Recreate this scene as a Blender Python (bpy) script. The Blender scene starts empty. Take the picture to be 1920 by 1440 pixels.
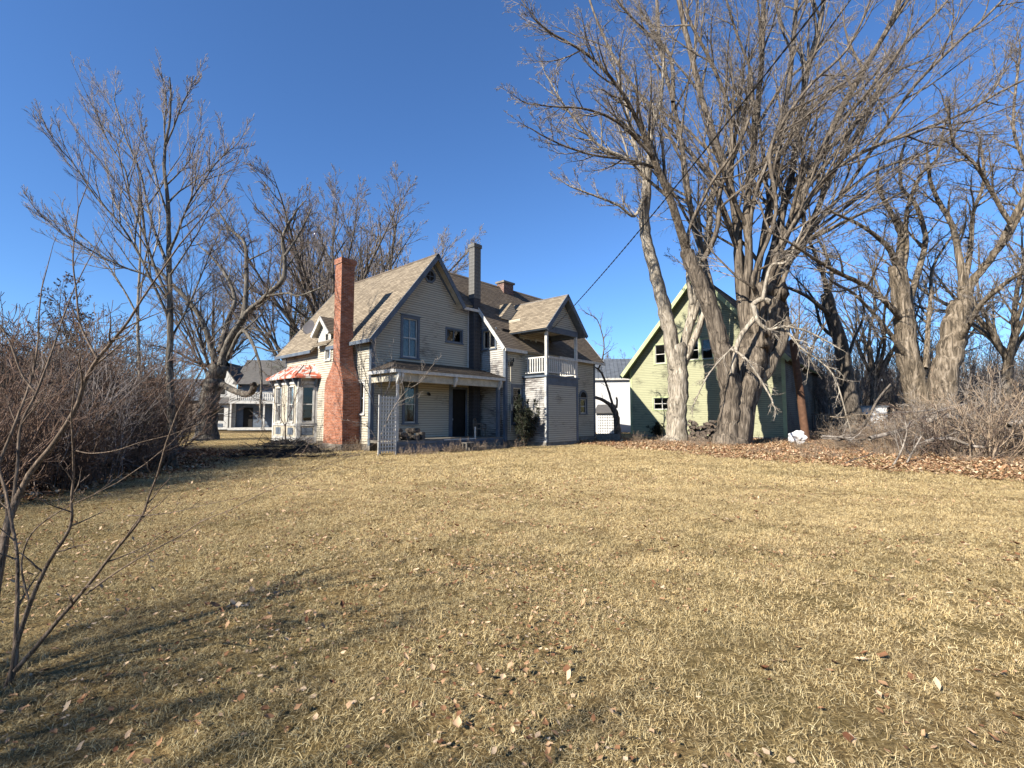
import bpy, math, random
import numpy as np
from mathutils import Vector, noise as mnoise
R=math.radians
rnd=random.Random(7)
S=bpy.context.scene
# ---------------------------------------------------------------- camera
F_PX=900.0; PIT=math.atan(61/F_PX); CH=1.6
cd=bpy.data.cameras.new('camera'); cam=bpy.data.objects.new('camera',cd); S.collection.objects.link(cam)
cam.location=(0,0,CH); cam.rotation_euler=(R(90)+PIT,0,0)
cd.sensor_width=36; cd.lens=36*F_PX/1920; cd.clip_start=.05; cd.clip_end=3000
S.camera=cam
# ---------------------------------------------------------------- light
SUN_AZ=R(43); SUN_EL=R(31)       # azimuth the light travels to, measured from +X
W=bpy.data.worlds.new('World'); S.world=W; W.use_nodes=True
nt=W.node_tree; nt.nodes.clear()
sky=nt.nodes.new('ShaderNodeTexSky'); sky.sky_type='NISHITA'; sky.sun_disc=False
sky.sun_elevation=SUN_EL; sky.sun_rotation=math.atan2(-math.cos(SUN_AZ),-math.sin(SUN_AZ))
sky.altitude=200; sky.air_density=1.0; sky.dust_density=0.0; sky.ozone_density=10.0
bg=nt.nodes.new('ShaderNodeBackground'); bg.inputs[1].default_value=.088
wo=nt.nodes.new('ShaderNodeOutputWorld')
nt.links.new(sky.outputs[0],bg.inputs[0]); nt.links.new(bg.outputs[0],wo.inputs[0])
sd=bpy.data.lights.new('sun','SUN'); sd.energy=5.0; sd.angle=R(.5); sd.color=(1,.93,.82)
sun=bpy.data.objects.new('sun',sd); S.collection.objects.link(sun)
trav=Vector((math.cos(SUN_AZ)*math.cos(SUN_EL),math.sin(SUN_AZ)*math.cos(SUN_EL),-math.sin(SUN_EL)))
sun.rotation_euler=trav.to_track_quat('-Z','Y').to_euler(); sun.location=(-20,-15,30)
S.view_settings.view_transform='Standard'; S.view_settings.look='None'
S.view_settings.exposure=1.22; S.view_settings.gamma=1; S.view_settings.use_curve_mapping=False
S.render.engine='CYCLES'
# ---------------------------------------------------------------- helpers
_c,_s=math.cos(PIT),math.sin(PIT)
def P(x,y,Y):
    """world point at forward distance Y seen at photo pixel x,y"""
    u=(720-y)/F_PX; r=(x-960)/F_PX; t=Y/(_c-u*_s)
    return Vector((r*t,Y,CH+(_s+u*_c)*t))
def G(x,y):
    u=(720-y)/F_PX; r=(x-960)/F_PX; t=-CH/(_s+u*_c)
    return Vector((r*t,(_c-u*_s)*t,0))
def hgt(x,y):
    n=.035*math.sin(x*.9+1.3*math.sin(y*.5))*math.sin(y*.8+.7)+.03*math.sin(x*.31+y*.23)+.018*math.sin(x*2.3+y*1.1)*math.sin(y*2.7-x*.6)
    dx,dy=x+8.6,y-18.3                      # mound of brush
    n+=.55*math.exp(-((dx/1.5)**2+(dy/.8)**2))
    return n
def link(o): S.collection.objects.link(o); return o
def tag(o,label=None,cat=None,group=None,kind=None):
    if label:o['label']=label
    if cat:o['category']=cat
    if group:o['group']=group
    if kind:o['kind']=kind
    return o
def empty(name,loc=(0,0,0),rz=0,**k):
    o=bpy.data.objects.new(name,None); o.empty_display_size=.3; link(o); o.location=loc; o.rotation_euler=(0,0,rz)
    return tag(o,**k)
def obj(name,me,parent=None,**k):
    o=bpy.data.objects.new(name,me); link(o); o.parent=parent
    return tag(o,**k)
def copy_tree(o,parent=None,into=None):
    c=o.copy(); link(c); c.parent=parent
    for ch in list(o.children): copy_tree(ch,c)
    return c
class Fr:
    """a local frame: origin, s axis, t axis, outward normal"""
    def __init__(s,o,x,y,n): s.o=Vector(o);s.x=Vector(x).normalized();s.y=Vector(y).normalized();s.n=Vector(n).normalized()
    def p(s,a,b,d=0): return s.o+s.x*a+s.y*b+s.n*d
WF=Fr((0,0,0),(1,0,0),(0,0,1),(0,-1,0))
class MB:
    def __init__(s): s.v=[];s.f=[];s.uv=[]
    def face(s,pts,uvs=None):
        i=len(s.v); s.v+= [tuple(p) for p in pts]; s.f.append(tuple(range(i,i+len(pts)))); s.uv+= uvs or [(0,0)]*len(pts); return s
    def box(s,F,s0,s1,t0,t1,d0,d1):
        c=[F.p(a,b,d) for d in (d0,d1) for b in (t0,t1) for a in (s0,s1)]
        for q,uu in (((0,1,3,2),((s0,t0),(s1,t0),(s1,t1),(s0,t1))),((4,5,7,6),((s0,t0),(s1,t0),(s1,t1),(s0,t1))),((0,1,5,4),((s0,d0),(s1,d0),(s1,d1),(s0,d1))),
                     ((2,3,7,6),((s0,d0),(s1,d0),(s1,d1),(s0,d1))),((0,2,6,4),((d0,t0),(d0,t1),(d1,t1),(d1,t0))),((1,3,7,5),((d0,t0),(d0,t1),(d1,t1),(d1,t0)))):
            s.face([c[k] for k in q],list(uu))
        return s
    def prism(s,F,poly,d0,d1):
        a=[F.p(x,y,d0) for x,y in poly]; b=[F.p(x,y,d1) for x,y in poly]
        s.face(a,list(poly)); s.face(b,list(poly))
        for i in range(len(poly)):
            j=(i+1)%len(poly); L=(Vector(poly[i])-Vector(poly[j])).length
            s.face([a[i],a[j],b[j],b[i]],[(0,d0),(L,d0),(L,d1),(0,d1)])
        return s
    def bar(s,p,q,w,h=None,up=(0,0,1)):
        h=h or w; p=Vector(p);q=Vector(q);d=(q-p);L=d.length;d.normalize()
        x=d.cross(Vector(up))
        if x.length<1e-3: x=d.cross(Vector((1,0,0)))
        x.normalize(); n=x.cross(d)
        return s.box(Fr(p,x,d,n),-w/2,w/2,0,L,-h/2,h/2)
    def tube(s,pts,rad,k=8,cap=True):
        pts=[Vector(p) for p in pts]; n=len(pts)
        if not hasattr(rad,'__len__'): rad=[rad]*n
        i0=len(s.v); d0=(pts[-1]-pts[0]).normalized(); ref=Vector((0,0,1)) if abs(d0.z)<.8 else Vector((1,0,0))
        for i in range(n):
            d=(pts[min(i+1,n-1)]-pts[max(i-1,0)]).normalized()
            a=d.cross(ref).normalized(); b=d.cross(a)
            for j in range(k):
                w=2*math.pi*j/k; s.v.append(tuple(pts[i]+(a*math.cos(w)+b*math.sin(w))*rad[i]))
        for i in range(n-1):
            for j in range(k):
                j2=(j+1)%k
                s.f.append((i0+i*k+j,i0+i*k+j2,i0+(i+1)*k+j2,i0+(i+1)*k+j)); s.uv+=[(0,0)]*4
        if cap:
            s.f.append(tuple(i0+j for j in range(k))); s.uv+=[(0,0)]*k
            s.f.append(tuple(i0+(n-1)*k+j for j in range(k))); s.uv+=[(0,0)]*k
        return s
    def courses(s,F,poly,holes=(),e=.115,pr=.02,base=None):
        """lapped boards or shingle courses filling a polygon, openings left out"""
        ts=[t for _,t in poly]; lo,hi=min(ts),max(ts); base=lo if base is None else base
        cuts=set([lo,hi]+ts); k=0
        while base+k*e<hi: cuts.add(base+k*e); k+=1
        for h in holes: cuts|={h[2],h[3]}
        cuts=sorted(c for c in cuts if lo-1e-6<=c<=hi+1e-6)
        def cross(t):
            r=[]
            for i in range(len(poly)):
                (x0,y0),(x1,y1)=poly[i],poly[(i+1)%len(poly)]
                if (y0<=t)!=(y1<=t): r.append(x0+(x1-x0)*(t-y0)/(y1-y0))
            return sorted(r)
        for t0,t1 in zip(cuts,cuts[1:]):
            if t1-t0<2e-3: continue
            A=cross(t0+1e-4);B=cross(t1-1e-4)
            if len(A)!=len(B): continue
            row=base+math.floor((t0+1e-5-base)/e)*e
            q0=(t0-row)/e;q1=(t1-row)/e
            d0=pr*(1-q0)+.002; d1=pr*(1-q1)+.002; lip=q0<.02
            for i in range(0,len(A)-1,2):
                segs=[((A[i],B[i]),(A[i+1],B[i+1]))]
                for h in holes:
                    if h[2]-1e-6<=t0 and t1<=h[3]+1e-6:
                        ns=[]
                        for (l,r) in segs:
                            if h[1]<=l[0] or h[0]>=r[0]: ns.append((l,r));continue
                            if h[0]>l[0]: ns.append((l,(h[0],h[0])))
                            if h[1]<r[0]: ns.append(((h[1],h[1]),r))
                        segs=ns
                for (l,r) in segs:
                    s.face([F.p(l[0],t0,d0),F.p(r[0],t0,d0),F.p(r[1],t1,d1),F.p(l[1],t1,d1)],[(l[0],t0),(r[0],t0),(r[1],t1),(l[1],t1)])
                    if lip: s.face([F.p(l[0],t0,0),F.p(r[0],t0,0),F.p(r[0],t0,d0),F.p(l[0],t0,d0)],[(l[0],t0),(r[0],t0),(r[0],t0),(l[0],t0)])
        return s
    def mesh(s,name,mat,smooth=False):
        me=bpy.data.meshes.new(name); me.from_pydata(s.v,[],s.f)
        uv=me.uv_layers.new(name='UVMap'); uv.data.foreach_set('uv',np.array(s.uv,dtype=np.float32).ravel())
        me.materials.append(mat)
        if smooth: me.polygons.foreach_set('use_smooth',[True]*len(me.polygons))
        me.update(); return me
    def build(s,name,mat,parent=None,smooth=False,**k):
        return obj(name,s.mesh(name,mat,smooth),parent,**k)
# ---------------------------------------------------------------- materials
class NT:
    def __init__(s,name):
        s.m=bpy.data.materials.new(name); s.m.use_nodes=True; s.t=s.m.node_tree; s.t.nodes.clear()
        s.out=s.n('ShaderNodeOutputMaterial'); s.b=s.n('ShaderNodeBsdfPrincipled'); s.l(s.b.outputs[0],s.out.inputs[0])
        s.b.inputs['Roughness'].default_value=.8; s.b.inputs['Specular IOR Level'].default_value=.25
    def n(s,t,**k):
        o=s.t.nodes.new(t)
        for a,v in k.items(): setattr(o,a,v)
        return o
    def l(s,a,b): s.t.links.new(a,b)
    def coord(s,kind='Object',scale=(1,1,1)):
        if kind=='World': c=s.n('ShaderNodeNewGeometry').outputs['Position']
        else: c=s.n('ShaderNodeTexCoord').outputs[kind]
        m=s.n('ShaderNodeMapping'); m.inputs['Scale'].default_value=scale; s.l(c,m.inputs[0]); return m.outputs[0]
    def noise(s,vec,scale,detail=4,rough=.6,dist=0):
        o=s.n('ShaderNodeTexNoise'); o.inputs['Scale'].default_value=scale; o.inputs['Detail'].default_value=detail; o.inputs['Roughness'].default_value=rough
        o.inputs['Distortion'].default_value=dist; s.l(vec,o.inputs['Vector']); return o.outputs['Fac']
    def ramp(s,fac,stops):
        o=s.n('ShaderNodeValToRGB'); e=o.color_ramp.elements
        while len(e)<len(stops): e.new(.5)
        for i,(p,c) in enumerate(stops):
            e[i].position=p; e[i].color=(*c,1) if hasattr(c,'__len__') else (c,c,c,1)
        s.l(fac,o.inputs[0]); return o.outputs[0]
    def mix(s,fac,a,b,mode='MIX'):
        o=s.n('ShaderNodeMix',data_type='RGBA',blend_type=mode)
        for i,v in ((0,fac),(6,a),(7,b)):
            if hasattr(v,'is_linked') or hasattr(v,'links'): s.l(v,o.inputs[i])
            elif hasattr(v,'__len__'): o.inputs[i].default_value=(*v,1)
            else: o.inputs[i].default_value=v
        return o.outputs[2]
    def math(s,op,a,b=0):
        o=s.n('ShaderNodeMath',operation=op)
        for i,v in ((0,a),(1,b)):
            if hasattr(v,'links'): s.l(v,o.inputs[i])
            else: o.inputs[i].default_value=v
        return o.outputs[0]
    def bump(s,h,dist=.02,st=1.0):
        o=s.n('ShaderNodeBump'); o.inputs['Distance'].default_value=dist; o.inputs['Strength'].default_value=st; s.l(h,o.inputs['Height']); s.l(o.outputs[0],s.b.inputs['Normal'])
    def col(s,c):
        # all base colours taken down by a fifth, offsetting the raised exposure
        s.l(s.mix(1.0,c,(.8,.8,.8),'MULTIPLY'),s.b.inputs['Base Color']); return s
def m_plain(name,c,rough=.8,var=.25,sc=3,metal=0,spec=.25):
    t=NT(name); v=t.coord('Object'); f=t.noise(v,sc,5)
    c2=tuple(x*(1-var) for x in c); c3=tuple(min(1,x*(1+var*.5)) for x in c)
    t.col(t.ramp(f,[(.3,c2),(.7,c3)])); t.b.inputs['Roughness'].default_value=rough; t.b.inputs['Metallic'].default_value=metal; t.b.inputs['Specular IOR Level'].default_value=spec
    t.bump(t.noise(v,sc*8,3),.004); return t.m
def m_siding(name,paint,wood,peel=.5,e=.115):
    t=NT(name); uv=t.coord('UV')
    sx=t.n('ShaderNodeSeparateXYZ'); t.l(uv,sx.inputs[0])
    row=t.math('FLOOR',t.math('DIVIDE',sx.outputs[1],e))
    wn=t.n('ShaderNodeTexWhiteNoise',noise_dimensions='1D'); t.l(row,wn.inputs['W'])
    # long flakes along each board
    cx=t.n('ShaderNodeCombineXYZ'); t.l(t.math('ADD',t.math('MULTIPLY',sx.outputs[0],.75),t.math('MULTIPLY',wn.outputs[0],37)),cx.inputs[0]); t.l(t.math('MULTIPLY',sx.outputs[1],15),cx.inputs[1])
    fl=t.noise(cx.outputs[0],2.4,6,.72)
    big=t.noise(t.coord('UV',(.35,.5,1)),1.3,3,.5)
    f=t.math('ADD',fl,t.math('MULTIPLY',t.math('SUBTRACT',big,.5),.7))
    msk=t.ramp(f,[(.66-.16*peel,0),(.70-.14*peel,1)])
    pc=t.mix(t.math('MULTIPLY',wn.outputs[0],.5),paint,tuple(x*.84 for x in paint))
    pc=t.mix(t.ramp(t.noise(t.coord('UV',(.5,3,1)),6,5),[(.35,0),(.8,.5)]),pc,tuple(x*.72 for x in paint))
    wc=t.mix(t.noise(t.coord('UV',(2,40,1)),3,4),wood,tuple(x*.45 for x in wood))
    # dark lap line, board ends
    fr=t.math('FRACT',t.math('DIVIDE',sx.outputs[1],e))
    c=t.mix(msk,pc,wc)
    lap_dark=t.ramp(fr,[(0,1),(.16,.35),(.3,.05),(.8,.0),(1,.9)])
    c=t.mix(t.math('MULTIPLY',lap_dark,.75),c,tuple(x*.35 for x in wood))
    t.col(c); t.b.inputs['Roughness'].default_value=.75
    t.bump(t.math('ADD',t.math('MULTIPLY',msk,-.4),t.noise(t.coord('UV',(4,60,1)),3,4)),.006); return t.m
def m_shingle(name,c1,c2,e=.14):
    t=NT(name); uv=t.coord('UV')
    b=t.n('ShaderNodeTexBrick'); b.offset=.37; b.inputs['Scale'].default_value=1; b.inputs['Brick Width'].default_value=.3; b.inputs['Row Height'].default_value=e
    b.inputs['Mortar Size'].default_value=.006; b.inputs['Color1'].default_value=(*c1,1); b.inputs['Color2'].default_value=(*c2,1); b.inputs['Mortar'].default_value=(*[x*.4 for x in c2],1); b.inputs['Bias'].default_value=-.1
    t.l(uv,b.inputs['Vector'])
    c=t.mix(t.ramp(t.noise(uv,1.1,5),[(.35,0),(.75,.55)]),b.outputs[0],tuple(x*.6 for x in c2))
    c=t.mix(t.math('MULTIPLY',t.noise(t.coord('UV',(3,7,1)),4,4),.6),c,tuple(x*1.15 for x in c1))
    t.col(c); t.b.inputs['Roughness'].default_value=.95
    t.bump(t.noise(uv,60,3),.01); return t.m
def m_brick(name,c1,c2,mortar,w=.21,h=.07,ms=.009,wear=True):
    t=NT(name); uv=t.coord('UV')
    b=t.n('ShaderNodeTexBrick'); b.inputs['Scale'].default_value=1; b.inputs['Brick Width'].default_value=w; b.inputs['Row Height'].default_value=h
    b.inputs['Mortar Size'].default_value=ms; b.inputs['Color1'].default_value=(*c1,1); b.inputs['Color2'].default_value=(*c2,1); b.inputs['Mortar'].default_value=(*mortar,1)
    t.l(uv,b.inputs['Vector']); c=b.outputs[0]
    vn=t.n('ShaderNodeTexVoronoi'); vn.inputs['Scale'].default_value=1; t.l(t.coord('UV',(1/w,1/h,1)),vn.inputs['Vector'])
    sv=t.n('ShaderNodeSeparateColor'); t.l(vn.outputs['Color'],sv.inputs[0])
    c=t.mix(t.math('MULTIPLY',sv.outputs[0],.55),c,tuple(x*.45 for x in c2))
    c=t.mix(t.ramp(t.noise(uv,2.2,6,.7),[(.52,0),(.72,.55 if wear else .1)]),c,(.50,.36,.29))
    c=t.mix(t.ramp(t.noise(t.coord('UV',(1,.6,1)),3.1,4),[(.5,0),(.8,.5)]),c,tuple(x*.45 for x in c2))
    t.col(c); t.b.inputs['Roughness'].default_value=.9
    t.bump(t.math('ADD',t.math('MULTIPLY',b.outputs['Fac'],-1),t.math('MULTIPLY',t.noise(uv,30,3),.5)),.012); return t.m
def m_bark(name,c1,c2,zs=.16,sc=9,bd=.05,twig=False):
    t=NT(name); v=t.coord('Object',(1,1,zs))
    f=t.noise(v,sc,5,.65,1.2); f2=t.noise(t.coord('Object'),1.3,3)
    c=t.ramp(f,[(.38,tuple(x*.28 for x in c1)),(.5,c1),(.66,c2)])
    c=t.mix(t.ramp(f2,[(.4,0),(.75,.45)]),c,tuple(x*.7 for x in c1)); t.col(c); t.b.inputs['Roughness'].default_value=.9
    if not twig: t.bump(f,bd,1)
    return t.m
def m_glass():
    t=NT('window_glass'); tr=t.n('ShaderNodeBsdfTransparent'); tr.inputs[0].default_value=(.8,.84,.84,1)
    gl=t.n('ShaderNodeBsdfGlossy'); gl.inputs['Roughness'].default_value=.03
    v=t.coord('Object'); bp=t.n('ShaderNodeBump'); bp.inputs['Distance'].default_value=.004; t.l(t.noise(v,2.5,1),bp.inputs['Height']); t.l(bp.outputs[0],gl.inputs['Normal'])
    fz=t.n('ShaderNodeFresnel'); fz.inputs[0].default_value=1.5; mx=t.n('ShaderNodeMixShader')
    t.l(fz.outputs[0],mx.inputs[0]); t.l(tr.outputs[0],mx.inputs[1]); t.l(gl.outputs[0],mx.inputs[2]); t.l(mx.outputs[0],t.out.inputs[0]); return t.m
CREAM=(.56,.51,.40)
M=dict(
 siding=m_siding('peeling_cream_siding',CREAM,(.2,.17,.14),.28),
 siding_worn=m_siding('badly_peeled_siding',(.5,.48,.44),(.17,.15,.14),1.0),
 siding_box=m_siding('patched_cream_siding',CREAM,(.16,.12,.09),.38),
 siding_green=m_siding('faded_green_siding',(.45,.45,.28),(.17,.165,.11),.5,.135),
 siding_dark=m_siding('dark_peeling_siding',(.2,.19,.16),(.12,.1,.08),.9,.135),  # darker than the barn's front boards, heavily peeled
 trim=m_plain('blue_grey_trim',(.12,.145,.18),.6,.3), white=m_plain('chipped_white_paint',(.6,.58,.53),.6,.3,5), cream=m_plain('cream_trim',(.5,.45,.35),.65,.3,4),
 greenpaint=m_plain('pale_green_trim',(.45,.5,.27),.6,.2), darkgreen=m_plain('green_eave_paint',(.2,.25,.13),.7,.3),
 shingle=m_shingle('tan_asphalt_shingles',(.36,.295,.21),(.085,.064,.045)), shingle_d=m_shingle('brown_asphalt_shingles',(.19,.15,.11),(.07,.053,.042)),
 shingle_g=m_shingle('grey_shingles',(.14,.13,.12),(.08,.08,.08)),
 brick=m_brick('red_brick',(.50,.175,.08),(.31,.095,.045),(.42,.33,.27)), block=m_plain('concrete_block',(.065,.065,.07),.9,.35,6), block_top=m_plain('sunlit_concrete_block',(.16,.155,.145),.9,.3,6),  # block and block_top: shaded and sunlit tones of one concrete
 oldbrick=m_brick('old_brick',(.3,.15,.11),(.2,.1,.08),(.4,.37,.33)),
 stone=m_brick('foundation_stone',(.32,.29,.24),(.22,.2,.17),(.36,.34,.3),.5,.25,.015), glass=m_glass(), dark=m_plain('dark_interior',(.02,.018,.016),.9,.3),
 curtain=m_plain('grey_lace_curtain',(.42,.42,.40),.9,.35,9), curtain_y=m_plain('yellowed_blind',(.62,.58,.42),.9,.15,4), wood=m_plain('weathered_boards',(.2,.18,.15),.85,.4,6),
 redroof=None, metalroof=m_plain('grey_metal_roofing',(.2,.22,.24),.45,.3,2,.4), snow=m_plain('white_stucco',(.66,.66,.65),.8,.08,2),
 rope=m_plain('black_rubber',(.02,.02,.02),.5,.2), steel=m_plain('galvanised_steel',(.42,.43,.44),.4,.2,6,.8), dish=m_plain('grey_painted_dish',(.1,.095,.1),.9,.15,3,0,.05),
 rust=m_plain('rust_brown_timber',(.13,.066,.038),.85,.4,5), wicker=m_plain('grey_wicker',(.17,.14,.11),.8,.3,20), plastic=m_plain('white_plastic_sheet',(.8,.8,.8),.5,.06), bare=m_plain('raw_board_wood',(.16,.12,.09),.85,.35,5),
 bark_m=m_bark('grey_brown_maple_bark',(.15,.12,.09),(.32,.265,.2),.13,5.5,.12), bark_p=m_bark('pale_flaking_bark',(.38,.325,.25),(.60,.54,.44),.14,7,.1), bark_g=m_bark('mossy_grey_bark',(.14,.12,.095),(.28,.25,.2),.2,8,.06),
 bark_w=m_bark('willow_bark',(.19,.15,.105),(.42,.345,.26),.13,6,.13), bark_d=m_bark('dark_bark',(.12,.1,.08),(.24,.2,.16)),
 twig_m=m_bark('tan_twigs',(.29,.245,.2),(.42,.37,.31),1,4,twig=True), twig_d=m_bark('brown_twigs',(.15,.105,.08),(.24,.18,.14),1,4,twig=True), twig_t=m_bark('dry_tan_stems',(.34,.25,.17),(.48,.38,.27),1,4,twig=True),
 twig_g=m_bark('grey_twigs',(.25,.21,.19),(.36,.32,.29),1,4,twig=True), twig_r=m_bark('reddish_brown_stems',(.19,.12,.085),(.30,.21,.155),1,4,twig=True), bark_sapling=m_bark('brown_sapling_bark',(.16,.115,.08),(.30,.23,.17),.12,60,.004), log_end=m_plain('split_log_face',(.17,.13,.1),.9,.5,14),
 needle=m_plain('dull_pine_needles',(.06,.07,.035),.8,.5,3), yew=m_plain('dark_evergreen_leaves',(.025,.03,.015),.7,.5,3), seed=m_plain('dry_seed_clusters',(.13,.085,.06),.9,.4,3), straw=m_plain('dry_weed_straw',(.42,.31,.19),.9,.3,4),
 soil=m_plain('dark_heaped_soil',(.028,.021,.016),.95,.5,5),
)
def m_redroof():
    t=NT('flaking_red_metal_roof'); v=t.coord('Object'); f=t.noise(v,2.2,5,.6,.6)
    t.col(t.ramp(f,[(.47,(.52,.13,.07)),(.5,(.45,.17,.11)),(.55,(.62,.58,.52)),(.8,(.5,.48,.44))])); t.b.inputs['Roughness'].default_value=.5; t.bump(f,.01); return t.m
M['redroof']=m_redroof()
# ---------------------------------------------------------------- ground
def m_ground():
    t=NT('matted_winter_lawn'); w=t.coord('World')
    f=t.noise(w,28,6,.75); g=t.noise(w,1.1,4,.6); b=t.noise(w,.22,3,.5)
    c=t.ramp(f,[(.3,(.04,.026,.011)),(.5,(.32,.22,.095)),(.68,(.66,.49,.23))])
    c=t.mix(t.ramp(g,[(.45,0),(.7,.55)]),c,(.13,.12,.045)); c=t.mix(t.ramp(b,[(.5,0),(.72,.35)]),c,(.4,.32,.17))
    sx=t.n('ShaderNodeSeparateXYZ'); t.l(w,sx.inputs[0])
    # litter ground right of the line (6.5,24)-(12.4,11.6)
    d=t.math('ADD',t.math('MULTIPLY',t.math('SUBTRACT',sx.outputs[0],6.5),.903),t.math('MULTIPLY',t.math('SUBTRACT',sx.outputs[1],24),.43))
    d=t.math('ADD',d,t.math('MULTIPLY',t.math('SUBTRACT',t.noise(w,.6,4),.5),5))
    c=t.mix(t.ramp(d,[(.4,0),(.9,.8)]),c,t.ramp(f,[(.35,(.07,.04,.025)),(.65,(.30,.17,.09))]))
    # bare soil below the thicket on the left
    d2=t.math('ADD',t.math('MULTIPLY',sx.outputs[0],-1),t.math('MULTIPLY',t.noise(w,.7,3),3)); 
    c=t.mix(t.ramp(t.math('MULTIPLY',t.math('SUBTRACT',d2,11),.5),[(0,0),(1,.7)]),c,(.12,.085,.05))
    t.col(c); t.b.inputs['Roughness'].default_value=1; t.b.inputs['Specular IOR Level'].default_value=.05
    t.bump(f,.06,1); return t.m
def ground():
    N=110; q=np.linspace(-1,1,2*N+1); ax=900*(.03*q+.97*np.sign(q)*np.abs(q)**5)
    v=[(x,y+12,hgt(x,y+12)*(1 if abs(x)<60 and abs(y)<60 else 0)) for y in ax for x in ax]
    n=len(ax); f=[(j*n+i,j*n+i+1,(j+1)*n+i+1,(j+1)*n+i) for j in range(n-1) for i in range(n-1)]
    me=bpy.data.meshes.new('lawn'); me.from_pydata(v,[],f); me.materials.append(m_ground()); me.polygons.foreach_set('use_smooth',[True]*len(f)); me.update()
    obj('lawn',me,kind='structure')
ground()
# ================================================================ HOUSE
OX,OY=-6.391,21.70
HR=R(48)
def hw(a,b,z): # house coords to world
    c,s=math.cos(HR),math.sin(HR); return Vector((OX+a*c-b*s,OY+a*s+b*c,z))
house=empty('house',(OX,OY,0),HR,label='large weathered cream two-storey house with steep tan shingle roof and red brick chimney',cat='house')
FS=lambda b=0:Fr((0,b,0),(1,0,0),(0,0,1),(0,-1,0))     # walls facing the porch side
FW=lambda a=0:Fr((a,0,0),(0,1,0),(0,0,1),(-1,0,0))     # walls facing the chimney side
ZR=9.85
def part(mb,name,mat,parent=house,**k): return mb.build(name,M[mat],parent,**k)
def window(F,s0,s1,t0,t1,parent=house,trim=.13,tm='trim',sm='white',cols=1,rows=2,curtain=None,cap=True,slider=False,d=.0):
    m=MB(); m.box(F,s0-trim,s0,t0-.02,t1,d,d+.05).box(F,s1,s1+trim,t0-.02,t1,d,d+.05).box(F,s0-trim-.03,s1+trim+.03,t0-.09,t0-.02,d,d+.08)
    m.box(F,s0-trim,s1+trim,t1,t1+trim,d,d+.052)
    if cap: m.box(F,s0-trim-.05,s1+trim+.05,t1+trim,t1+trim+.045,d,d+.09)
    w=part(m,'window',tm,parent)
    q=MB(); a=.045; q.box(F,s0,s0+a,t0,t1,d-.09,d-.02).box(F,s1-a,s1,t0,t1,d-.09,d-.02).box(F,s0+a,s1-a,t0,t0+a*1.3,d-.09,d-.02).box(F,s0+a,s1-a,t1-a,t1,d-.09,d-.02)
    tm_=(t0+t1)/2; sc=(s0+s1)/2
    if rows==2: q.box(F,s0+a,s1-a,tm_-.025,tm_+.025,d-.085,d-.015)
    if slider: q.box(F,sc-.025,sc+.025,t0+a*1.3,t1-a,d-.085,d-.015)
    for c in range(1,cols):
        x=s0+(s1-s0)*c/cols; q.box(F,x-.012,x+.012,t0+a*1.3,t1-a,d-.08,d-.025)
    part(q,'sash',sm,w)
    xs=[s0+(s1-s0)*c/(2 if slider else 1) for c in range((2 if slider else 1)+1)]; ys=[t0,tm_,t1] if rows==2 else [t0,t1]
    for x0,x1 in zip(xs,xs[1:]):
        for y0,y1 in zip(ys,ys[1:]):
            part(MB().box(F,x0+.02,x1-.02,y0+.02,y1-.02,d-.06,d-.055),'pane','glass',w)
    if curtain:
        n=14; cm=MB(); cs0,cs1,mat=curtain; L=s0+(s1-s0)*cs0; Rr=s0+(s1-s0)*cs1
        for i in range(n):
            x0=L+(Rr-L)*i/n; x1=L+(Rr-L)*(i+1)/n; z0=d-.13-.02*(i%2); z1=d-.13-.02*((i+1)%2)
            cm.face([F.p(x0,t0,z0),F.p(x1,t0,z1),F.p(x1,t1,z1),F.p(x0,t1,z0)])
        part(cm,'curtain',mat,w)
    return w
def wall(F,poly,holes=(),mat='siding',e=.115,parent=house):
    w=MB(); w.courses(F,poly,holes,e,.02,base=.35); o=part(w,'clapboard_siding',mat,parent,kind='stuff')
    return o
# --- main block walls
Wg=[(1.67,2.52,4.48,6.38),(4.42,5.46,5.55,6.2),(1.82,2.48,1.3,3.08),(4.78,5.78,.55,3.05)]
wall(FS(),[(0,.35),(6.7,.35),(6.7,7.72),(5.05,7.72),(3.35,9.72),(0,5.5)],Wg)
Ww=[(.55,.98,1.75,3.15),(3.8,4.27,4.52,5.2)]
wall(FW(),[(0,.35),(9.05,.35),(9.05,5.3),(0,5.3)],Ww)
part(MB().prism(FS(9.05),[(0,.35),(6.7,.35),(6.7,5.5),(3.38,9.7),(0,5.5)],-.05,0),'wall','siding')
part(MB().box(FW(6.7),5.1,9.05,.35,7.5,-.05,0),'wall','siding')
part(MB().box(FS(),0,6.7,.0,.35,-.02,-.3).box(FW(),.02,9.05,0,.35,-.3,-.02).box(FW(6.7),-2.08,-.02,0,.35,-.3,-.02).box(FS(-2.1),6.72,15.4,0,.33,-.3,-.02),'foundation','stone')
# --- wing walls
wall(FW(6.7),[(-2.1,.35),(0,.35),(0,7.95),(-2.1,5.43)],[(-1.36,-.42,5.32,6.3)],'siding_worn')
wall(FS(-2.1),[(6.7,.35),(15.4,.35),(15.4,5.35),(6.7,5.35)],[(7.25,8.0,1.25,3.15),(13.65,14.35,1.8,2.7)])
part(MB().prism(FW(15.4),[(-2.1,.35),(5.1,.35),(5.1,5.4),(1.5,9.7),(-2.1,5.4)],-.05,0),'wall','siding')
part(MB().box(FS(5.1),6.7,15.4,.35,5.4,-.05,0),'wall','siding')
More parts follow.
